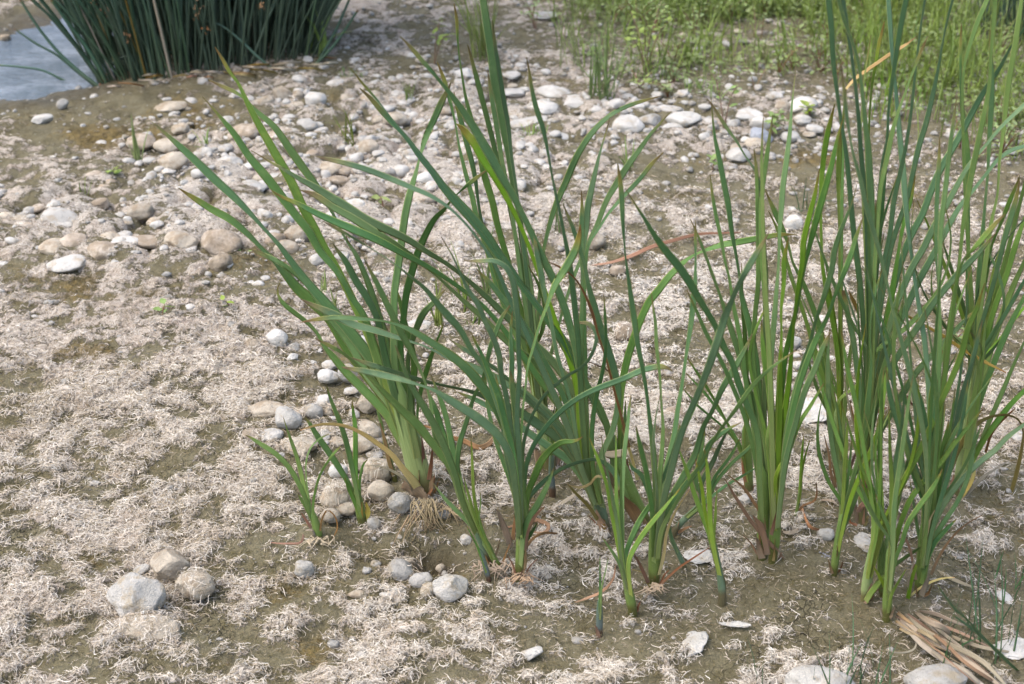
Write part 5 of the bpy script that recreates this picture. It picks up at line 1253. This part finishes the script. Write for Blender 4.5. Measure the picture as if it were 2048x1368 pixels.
grow(PB, '''
1872,1165 1890,1192,6 1914,1222,9 1935,1240,6 1955,1262,8 1990,1299,9 2020,1328,9
1901,1227 1920,1240,6 1944,1257,9 1975,1284,9 2005,1312,9
''', k=-.6)
# seedlings: a stem with a few rounded leaves
def leaflets(P, nrm, L, wd, az):
    """m small pointed leaves: returns V,F"""
    u = np.array([(0, 0), (.35, .5), (.7, .36), (1, 0), (.7, -.36), (.35, -.5), (.5, 0)])
    m = len(P); dx = np.stack([np.cos(az), np.sin(az), nrm], 1); dx /= np.linalg.norm(dx, axis=1)[:, None]
    dy = np.stack([-np.sin(az), np.cos(az), RNG.normal(0, .3, m)], 1)
    V = P[:, None] + dx[:, None] * (u[None, :, :1] * L[:, None, None]) + dy[:, None] * (u[None, :, 1:] * wd[:, None, None])
    V[:, :, 2] -= (u[None, :, 0] ** 2) * (L * .25)[:, None]; V[:, 6, 2] -= .10 * wd
    b = (np.arange(m) * 7)[:, None, None]
    F = np.array([[0, 1, 6, 5], [1, 2, 3, 6], [6, 3, 4, 5]])[None] + b
    al = np.tile(u[:, 0] * .8, m); ac = np.tile(u[:, 1], m)
    return V.reshape(-1, 3), F.reshape(-1, 4), al, ac
def weed(px, py, hpx, nl, label, group, mt='grass', Lr=(.014, .03), name='weed', spread=.5):
    B0 = at(px, py); t = B0[1] / ray(px, py)[1]; h = hpx * t / FPX
    root = empty(name, B0); tag(root, label, 'weed', group)
    n = max(1, nl // 7); Vs = []; Fs = []; A1 = []; A2 = []; off = 0; SV = []; SF = []; so_ = 0; sa = []; sb = []
    for i in range(n):
        a = RNG.uniform(0, 6.28); r = RNG.uniform(.1, spread) * h
        top = np.array((r * math.cos(a), r * math.sin(a), h * RNG.uniform(.6, 1)))
        C = cr(np.array([[0, 0, -.005], top * (.35, .35, .55), top]), 8)
        V, F, u, v = tube(C, np.linspace(.0016, .0008, 8), 1, 5); SV.append(V); SF.append(F + so_); so_ += len(V); sa.append(u); sb.append(v)
        k = max(2, nl // n); s = np.linspace(.3, 1, k); P = np.stack([np.interp(s, np.linspace(0, 1, 8), C[:, j]) for j in range(3)], 1)
        V, F, u, v = leaflets(P, RNG.uniform(-.1, .9, k), RNG.uniform(*Lr, k), RNG.uniform(.35, .55, k) * Lr[1] * .8, np.arange(k) * 2.4 + a)
        Vs.append(V); Fs.append(F + off); off += len(V); A1.append(u); A2.append(v)
    mesh_obj('stem', np.concatenate(SV), np.concatenate(SF), M['weedstem'], root, attrs={'along': ('FLOAT', np.concatenate(sa)), 'across': ('FLOAT', np.concatenate(sb))})
    mesh_obj('leaves', np.concatenate(Vs), np.concatenate(Fs), M[mt], root, attrs={'along': ('FLOAT', np.concatenate(A1)), 'across': ('FLOAT', np.concatenate(A2))})
    return root
M['weed'] = leaf_mat('weed_leaf', (.205, .28, .095), (.25, .29, .11), tr=.32)
M['weedstem'] = leaf_mat('weed_stem', (.16, .07, .045), (.18, .09, .05), tr=.05)
for a in [(325, 645, 36, 4, 'tiny seedling with reddish stem alone on the left crust', 'seedlings'), (462, 618, 34, 3, 'tiny seedling left of the cattail leaf fan', 'seedlings'),
          (224, 358, 30, 6, 'small weed on the left crust beside the lone sprout', 'seedlings'), (484, 520, 22, 4, 'seedling on the crust behind the lowest left leaves', 'seedlings'),
          (768, 420, 40, 5, 'small leafy seedling between the stones and the centre leaves', 'seedlings'), (1424, 340, 44, 8, 'leafy seedling on the bare mud right of centre', 'seedlings'),
          (1448, 252, 110, 16, 'tall red stemmed weed beside the narrow leaf tips', 'weeds'), (868, 130, 90, 18, 'dark stemmed weed on the far mud behind the leaf tips', 'weeds'),
          (1290, 150, 130, 40, 'leafy weed behind the white stones with a dark stalk', 'weeds'), (1540, 275, 60, 24, 'low weed creeping over the slate shard stones', 'weeds'),
          (1620, 245, 50, 20, 'weed growing over the slanting white stone', 'weeds'), (1900, 700, 60, 5, 'thin seedling behind the far right leaves', 'seedlings')]:
    weed(*a)
WP = [(1010, 0), (2048, 0), (2048, 360), (1880, 330), (1700, 210), (1580, 180), (1440, 200), (1240, 190), (1130, 130), (1060, 60)]
rw = random.Random(3)
k = 0
while k < 60:
    px, py = rw.uniform(1040, 2060), rw.uniform(-10, 350)
    if not inpoly(px, py, WP): continue
    k += 1
    weed(px, py, rw.uniform(30, 80), rw.choice((14, 21, 28, 35)), 'small leafy green weed in the tangle at the top right', 'weeds of the top right tangle', 'weed', (.008, .020), spread=.9)
k = 0
while k < 48:
    px, py = rw.uniform(1120, 2060), rw.uniform(-20, 320)
    if not inpoly(px, py, WP): continue
    k += 1
    tuft(px, py, rw.uniform(70, 210), rw.randint(8, 26), .035, rw.choice(('grass', 'grass', 'fresh')), 'loose grass tuft in the tangle at the top right', 'grass_tuft', 'grass tuft', 'grass tufts of the top right tangle', .0028, .28, .55)
# dense ground cover between them
def cover(P, n, name, label, kindf):
    xs = np.array([flat(*q)[:2] for q in P]); pts = []
    lo, hi = xs.min(0), xs.max(0)
    while len(pts) < n:
        q = RNG.uniform(lo, hi, (n, 2)); q = q[(RNG.random(len(q)) < np.clip(-poly_sd(q[:, 0], q[:, 1], xs) / .7, 0, 1))]
        q = q[fbm(q[:, 0], q[:, 1], .35, 3) > RNG.uniform(.25, .62, len(q))]
        pts.extend(q.tolist())
    q = np.array(pts[:n]); B = gz_many(np.c_[q, np.zeros(n)])
    return kindf(B)
XP = [(1020, -60), (2300, -60), (2300, 390), (1880, 340), (1700, 215), (1560, 175), (1440, 190), (1240, 185), (1120, 120)]
def gr(B):
    n = len(B); V, F, a1, a2 = ribbons(B, RNG.uniform(0, 6.28, n), RNG.gamma(3, .028, n) + .02, np.abs(RNG.normal(0, .5, n)), np.abs(RNG.normal(0, .8, n)), RNG.uniform(.0016, .004, n), 5)
    o = mesh_obj('grass', V, F, M['grass'], attrs={'along': ('FLOAT', a1), 'across': ('FLOAT', a2)})
    tag(o, 'mass of short green grass blades over the gravel at the top right', 'grass', kind='stuff')
cover(XP, 5000, 'grass', '', gr)
def lf(B):
    n = len(B); B[:, 2] += RNG.uniform(.004, .05, n); V, F, a1, a2 = leaflets(B, RNG.uniform(-.2, .6, n), RNG.uniform(.01, .026, n), RNG.uniform(.006, .014, n), RNG.uniform(0, 6.28, n))
    o = mesh_obj('weed_cover', V, F, M['weed'], attrs={'along': ('FLOAT', a1), 'across': ('FLOAT', a2)})
    tag(o, 'low creeping weed leaves between the grass blades at the top right', 'weeds', kind='stuff')
cover(XP, 6500, 'weed_cover', '', lf)
# ---------------------------------------------------------------- rush clump by the water
RB = at(420, 128); rush = empty('rush_clump', RB); tag(rush, 'large dark green rush clump beside the water at the top left', 'rush clump')
NR = 900
pb = np.stack([RNG.uniform(195, 632, NR), np.zeros(NR)], 1)
front = 166 - (pb[:, 0] - 195) / 437 * 44
pb[:, 1] = front - RNG.random(NR) ** 1.1 * 84
order = np.argsort(-pb[:, 1]); pb = pb[order]
Bs = gz_many(np.array([at(x, y) for x, y in pb]))
xr = (pb[:, 0] - 410) / 220
leanx = .60 * xr * np.abs(xr) ** .35 + RNG.normal(0, .17, NR); leany = RNG.normal(.0, .26, NR)
az = np.arctan2(leany, leanx); ln = np.hypot(leanx, leany)
Lr = RNG.uniform(.75, 1.25, NR); rad = RNG.uniform(.0020, .0040, NR)
def rushmesh(idx):
    n = 9; s = np.linspace(0, 1, n); Vs = []; Fs = []; A = []; C = []; off = 0
    for i in idx:
        th = ln[i] * (.6 + .8 * s) + .12 * s * math.sin(i * 7.7); ds = Lr[i] / (n - 1); hh = np.concatenate([[0], np.cumsum(np.sin(th[:-1]) * ds)]); vv = np.concatenate([[0], np.cumsum(np.cos(th[:-1]) * ds)])
        P = np.stack([Bs[i, 0] + hh * math.cos(az[i]), Bs[i, 1] + hh * math.sin(az[i]), Bs[i, 2] + vv], 1)
        V, F, u, v = tube(P, rad[i] * (1 - .55 * s) / 1.0, 1, 6); Vs.append(V); Fs.append(F + off); off += len(V); A.append(u); C.append(v)
    return np.concatenate(Vs) - RB, np.concatenate(Fs), np.concatenate(A), np.concatenate(C)
for i in range(92):
    j = i if i < 70 else 70 + (i - 70) * 9
    V, F, u, v = rushmesh([j]); mesh_obj('stem', V, F, M[('rush', 'rush', 'rush', 'rush', 'rush', 'olive', 'rush', 'tan')[i % 8] if i % 3 == 0 else 'rush'], rush, attrs={'along': ('FLOAT', u), 'across': ('FLOAT', v)})
own = set(list(range(70)) + [70 + k * 9 for k in range(22)])
V, F, u, v = rushmesh([i for i in range(NR) if i not in own])
o = mesh_obj('inner_stems', V, F, M['rush'], rush, attrs={'along': ('FLOAT', u), 'across': ('FLOAT', v)}); o['kind'] = 'stuff'
for q in range(26):
    x = RNG.uniform(195, 640); y = 168 - (x - 195) / 437 * 44 + RNG.uniform(-8, 10); a = RNG.uniform(-.5, .5); L = RNG.uniform(18, 60)
    lying('%.1f,%.1f,3 %.1f,%.1f,4 %.1f,%.1f,4' % (x, y, x + L * .5, y + L * .5 * math.sin(a) * .3 - 2, x + L, y + L * math.sin(a) * .3), str(RNG.choice(('tan', 'brown', 'olive'))), RNG.uniform(.01, .05), 'dead_stem', rush, RB)
RP = Plant('rush_clump', None, '230,160,6 250,155,6', None, 'rush'); bpy.data.objects.remove(RP.root); RP.root = rush; RP.B = at(230, 160)
def rstem(spec, k=.15, mt='rush'):
    P = parse(spec)[::-1]; Q = cr(P, 26); P3 = []; W = []
    Bq = at(P[0, 0], P[0, 1])
    for x, y, wd in Q:
        p, t = on_plane(x, y, Bq, k); P3.append(p); W.append(max(wd, 2) * t / FPX / 2)
    V, F, u, v = tube(np.array(P3), np.array(W), 1, 7)
    mesh_obj('stem', V - RB, F, M[mt], rush, attrs={'along': ('FLOAT', u), 'across': ('FLOAT', v)})
for sp in ['38,-4,5 80,60,6 120,108,7 160,145,8 195,172,8', '58,-4,5 110,42,6 150,90,7 185,135,8 205,166,8', '100,-4,6 135,45,7 170,90,8 200,140,8 212,166,8', '-6,130,4 40,134,5 85,141,5 120,157,5 150,172,5',
           '28,57,3 70,86,5 110,108,5 150,140,6 190,172,6', '210,155,3 225,128,5 245,115,5 270,113,5 300,122,5 330,140,5', '235,108,3 260,94,4 300,92,4 345,105,5 375,122,5', '400,38,3 440,50,4 480,80,5 520,118,6 545,138,6',
           '700,-4,5 672,60,6 650,100,7 635,128,8', '716,20,4 690,60,5 660,100,6 630,130,7', '240,175,3 275,155,6 310,140,6']:
    rstem(sp, .1, 'yellow' if sp.startswith('240,175') else 'rush')
for px, py in [(187, 3), (205, 14), (215, 20), (243, 62), (254, 66), (250, 72), (205, 160), (208, 168), (398, 12), (392, 32), (520, 14), (412, 58)]:
    p, t = on_plane(px, py, RB - np.array((0, .1, 0)), 0); n = 9
    V, F, u, v = leaflets(p + RNG.normal(0, .007, (n, 3)), RNG.normal(0, .8, n), RNG.uniform(.006, .012, n), RNG.uniform(.004, .006, n), RNG.uniform(0, 6.28, n))
    mesh_obj('flower_head', V - RB, F, M['brown'], rush, attrs={'along': ('FLOAT', u), 'across': ('FLOAT', v)})
# ---------------------------------------------------------------- gravel and dried filaments
def scatter(n, lo, hi, dens):
    out = []
    tot = 0
    while tot < n:
        q = RNG.uniform(lo, hi, (n, 2)); q = q[RNG.random(len(q)) < dens(q[:, 0], q[:, 1])]; out.append(q); tot += len(q)
    return np.concatenate(out)[:n]
def infr(x, y, mrg=.05): return np.abs(x) < .42 * np.hypot(y, CAM_H) + mrg
V0, F0 = ICO[2]
def gravel():
    GB = bset([(740, 540, 90, 60, 1, 1), (550, 570, 80, 30, 1, 1), (850, 1100, 90, 40, .8, 1), (1750, 200, 400, 160, .5, .8), (1250, 250, 300, 70, .5, .8), (650, 330, 350, 120, .35, .7), (900, 140, 200, 30, .5, .8)])
    q = scatter(5200, (-1.5, 1.2), (2.0, 5.2), lambda x, y: infr(x, y) * blend(.07, x, y, GB))
    n = len(q); r = (.0011 + .007 * RNG.random(n) ** 5) * (1 + .3 * (q[:, 1] > 2.6))
    P = np.c_[q, ground_z(q[:, 0], q[:, 1]) + r * .3]
    sc = r[:, None] * np.stack([RNG.uniform(.8, 1.4, n), RNG.uniform(.7, 1.1, n), RNG.uniform(.5, .8, n)], 1)
    nv = V0[None] * (1 + .16 * RNG.normal(size=(n, len(V0), 1)))
    V = P[:, None] + nv * sc[:, None]
    F = (F0[None] + (np.arange(n) * len(V0))[:, None, None]).reshape(-1, 3)
    o = mesh_obj('gravel', V.reshape(-1, 3), F, M['grey']); tag(o, 'loose fine gravel grains scattered between the stones', 'gravel', kind='stuff')
gravel()
def cobbles():
    CB = bset([(650, 300, 330, 130, 1, 1), (880, 250, 200, 110, .9, 1), (200, 440, 240, 60, .6, .9), (1250, 230, 330, 70, .9, .9), (740, 530, 80, 60, .8, .9), (1850, 200, 260, 110, .5, .8), (1000, 150, 300, 30, .5, .8), (690, 860, 90, 80, .5, .7)])
    q = scatter(1000, (-1.5, 1.5), (2.0, 4.6), lambda x, y: infr(x, y) * blend(.0, x, y, CB))
    V0, F0 = ICO[3]; Vs = []; Fs = []
    z = ground_z(q[:, 0], q[:, 1])
    for i in range(len(q)):
        V = V0.copy()
        for k in range(7):
            n = RNG.normal(size=3); n /= np.linalg.norm(n); V = V - np.maximum(V @ n - RNG.uniform(.66, .9), 0)[:, None] * .8 * n
        V *= blobnoise(V, RNG, .08, 2.4)[:, None]
        r = .005 + .013 * RNG.random() ** 2.2; a = RNG.uniform(0, 6.28)
        V = V * np.array((1, RNG.uniform(.6, .9), RNG.uniform(.4, .75))) * r
        V = np.stack([V[:, 0] * math.cos(a) - V[:, 1] * math.sin(a), V[:, 0] * math.sin(a) + V[:, 1] * math.cos(a), V[:, 2]], 1)
        Vs.append(V + (q[i, 0], q[i, 1], z[i] + r * .12)); Fs.append(F0 + i * len(V0))
    o = mesh_obj('small_stones', np.concatenate(Vs), np.concatenate(Fs), M['white']); tag(o, 'countless small whitish stones filling the gaps of the stony band', 'stones', kind='stuff')
cobbles()
m, nt, p = mat('dried_algae_filament')
at_ = node(nt, 'Attribute', attribute_name='hue').outputs['Fac']
c = ramp(nt, at_, [(0, (.095, .082, .032)), (.2, (.24, .195, .115)), (.36, (.42, .36, .275)), (.6, (.58, .52, .435)), (1, (.74, .70, .62))])
pn = noise(nt, node(nt, 'NewGeometry').outputs['Position'], 30, 4, .6)
c = mixc(nt, mth(nt, 'MULTIPLY', ramp(nt, pn, [(.5, 0), (.7, 1)]), .35), c, (.33, .235, .165))
nt.links.new(c, p.inputs['Base Color']); p.inputs['Roughness'].default_value = .85; p.inputs['Specular IOR Level'].default_value = .2
def filaments(n, ylo, yhi, Lr, wr, cap, seed):
    if seed == 4: q = scatter(n, (-1.5, ylo), (1.5, yhi), lambda x, y: infr(x, y) * np.clip(.75 - fields(x, y)[0], .05, 1) * (poly_sd(x, y, WPOLY) > .05))
    else: q = scatter(n, (-1.5, ylo), (1.5, yhi), lambda x, y: infr(x, y) * np.clip((fields(x, y)[0] - .42) * 2.4, 0.02, 1) * (1 - .97 * np.clip(blend(0, x, y, FELT_B), 0, 1)) * (poly_sd(x, y, WPOLY) > .05) * np.clip(1.25 - fields(x, y)[1], .1, 1))
    x, y = q[:, 0], q[:, 1]; n = len(q)
    cr_, mo_, we_, wh_ = fields(x, y)
    k = 6; s = np.linspace(-.5, .5, k)
    fl = fbm(x, y, .06, 2) * 12.0                                   # strands comb together in tufts
    a0 = fl + RNG.normal(0, .9, n); cv = RNG.normal(0, 1, n) * RNG.choice((.5, 1.4, 3.0), n); L = RNG.uniform(*Lr, n) * (.6 + .8 * RNG.random(n))
    ang = a0[:, None] + cv[:, None] * s[None] + RNG.choice((.1, .4, .8), (n, 1)) * np.sin(s[None] * 9 + RNG.uniform(0, 6.28, (n, 1)))
    dx = np.cos(ang) * (L / (k - 1))[:, None]; dy = np.sin(ang) * (L / (k - 1))[:, None]
    X = x[:, None] + np.cumsum(dx, 1) - dx.sum(1, keepdims=True) / 2; Y = y[:, None] + np.cumsum(dy, 1) - dy.sum(1, keepdims=True) / 2
    Z = ground_z(X.ravel(), Y.ravel()).reshape(X.shape)
    for sx, sy, sz, rx, ry, rz in STONES:
        dd = 1 - ((X - sx) / rx) ** 2 - ((Y - sy) / ry) ** 2
        zt = sz + rz * np.sqrt(np.clip(dd, 0, 1)); hit = (dd > .02) & (RNG.random((n, 1)) < .55); Z = np.where(hit, np.maximum(Z, zt + .001), Z)
    Z = .4 * Z + .6 * Z.mean(1, keepdims=True)
    lift = RNG.random(n) ** 3 * .006 * (.4 + cr_)
    Z = Z + .001 + lift[:, None] * (1 - (2 * s[None]) ** 2 * RNG.uniform(-.4, 1, (n, 1))) + RNG.uniform(0, .0022, (n, 1))
    P = np.stack([X, Y, Z], 2)
    W = (RNG.uniform(*wr, n))[:, None] * np.array([.5, .9, 1, 1, .8, .3])[None] / 2
    ra = RNG.normal(0, .7, n)
    S = np.stack([-np.sin(ang) * np.cos(ra)[:, None], np.cos(ang) * np.cos(ra)[:, None], np.repeat(np.sin(ra)[:, None], k, 1)], 2)
    a = P + S * W[..., None]; b = P - S * W[..., None]; cc = P + np.array((0, 0, 1)) * (W * .8)[..., None]
    V = np.stack([a, cc, b], 2); base = np.arange(n * k * 3).reshape(n, k, 3)
    F = np.concatenate([np.stack([base[:, :-1, j], base[:, :-1, j + 1], base[:, 1:, j + 1], base[:, 1:, j]], 2).reshape(-1, 4) for j in (0, 1)])
    hue = np.clip(.30 + .28 * cr_ + .34 * wh_ - .25 * mo_ + RNG.normal(-.04, .22, n) - (.40 if seed == 4 else 0), 0, 1)
    return V.reshape(-1, 3), F, np.repeat(hue, k * 3)
parts = [filaments(122000, 1.12, 2.05, (.004, .019), (.0004, .0010), 1, 1), filaments(57000, 1.9, 2.9, (.005, .017), (.0006, .0013), 1, 2), filaments(6000, 2.8, 3.9, (.010, .02), (.0012, .002), 1, 3), filaments(26000, 1.12, 2.6, (.003, .011), (.0005, .0012), 1, 4)]
Vs = []; Fs = []; Hs = []; off = 0
for V, F, h in parts: Vs.append(V); Fs.append(F + off); off += len(V); Hs.append(h)
o = mesh_obj('dried_algae', np.concatenate(Vs), np.concatenate(Fs), m, attrs={'hue': ('FLOAT', np.concatenate(Hs))})
tag(o, 'tangled pale threads of dried algae matted over the mud', 'algae', kind='stuff')
# ---------------------------------------------------------------- snail shells and the damselfly
m, nt, p = mat('snail_shell')
pn = noise(nt, node(nt, 'TexCoord').outputs['Object'], 900, 3, .6)
nt.links.new(mixc(nt, pn, (.10, .10, .115), (.36, .36, .38)), p.inputs['Base Color']); p.inputs['Roughness'].default_value = .5
def shell(px, py, r, lab):
    P = []; Rr = []
    for i in range(40):
        a = i * .5; q = math.exp(-.085 * i); P.append((r * .55 * q * math.cos(a), r * .55 * q * math.sin(a), r * (1.1 - 1.0 * q))); Rr.append(r * .62 * q)
    V, F, _, _ = tube(np.array(P[::-1]), np.array(Rr[::-1]), 1, 8)
    a = RNG.uniform(0, 6.28); V = np.stack([V[:, 0], V[:, 1] * math.cos(1.1) - V[:, 2] * math.sin(1.1), V[:, 1] * math.sin(1.1) + V[:, 2] * math.cos(1.1)], 1)
    V = np.stack([V[:, 0] * math.cos(a) - V[:, 1] * math.sin(a), V[:, 0] * math.sin(a) + V[:, 1] * math.cos(a), V[:, 2]], 1)
    o = mesh_obj('snail_shell', V, F, m, loc=at(px, py, r * .9)); tag(o, lab[0], 'snail shell', lab[1])
for i in range(8): shell(1641 + (i % 4) * 5 + (i // 4) * 3, 1106 + (i // 4) * 6 + (i % 3) * 2, .0022, ('tiny grey snail shell in the little cluster on the mud', 'snail shells in the cluster'))
for i in range(3): shell(1704 + i * 6, 1152 + (i % 2) * 4, .002, ('tiny grey snail shell on the mud between the slim shoot and the pale based cattail', 'snail shells in the front mud'))
dB, t = on_plane(1224, 891, at(1285, 1045), .0); dB = dB - np.array((0, .02, 0))
df = empty('damselfly', dB); tag(df, 'tiny blue tailed damselfly perched on a brown striped leaf', 'damselfly')
m, nt, p = mat('damselfly_dark'); p.inputs['Base Color'].default_value = (.012, .016, .02, 1); p.inputs['Roughness'].default_value = .35
m2, nt, p = mat('damselfly_blue'); p.inputs['Base Color'].default_value = (.06, .42, .62, 1); p.inputs['Roughness'].default_value = .4
ax = np.array((.86, 0, -.5)); s = np.linspace(0, 1, 14)[:, None]
V, F, _, _ = tube(np.array((-.004, 0, .003)) + ax * (s * .0065), np.interp(s[:, 0], [0, .3, .35, 1], [.0012, .0016, .0007, .0006]), 1, 8); mesh_obj('body', V, F, m, df)
V, F, _, _ = tube(np.array((-.004, 0, .003)) + ax * (.0065 + s * .0045), np.full(14, .0008), 1, 8); mesh_obj('tail_tip', V, F, m2, df)
bm = bmesh.new(); bmesh.ops.create_uvsphere(bm, u_segments=10, v_segments=8, radius=.0013)
V = np.array([v.co[:] for v in bm.verts]) * (1, 1.5, 1) + np.array((-.0052, 0, .0037)); F = [[v.index for v in f.verts] for f in bm.faces]; bm.free(); mesh_obj('head', V, F, m, df)
m3, nt, p = mat('damselfly_wing'); p.inputs['Base Color'].default_value = (.5, .55, .6, 1); p.inputs['Roughness'].default_value = .2; p.inputs['Alpha'].default_value = .35
for sd_ in (-1, 1):
    V, F, _, _ = leaflets(np.array([[-.002, .0006 * sd_, .004]]), np.array([-.45]), np.array([.009]), np.array([.002]), np.array([.12 * sd_])); mesh_obj('wing', V, F, m3, df)
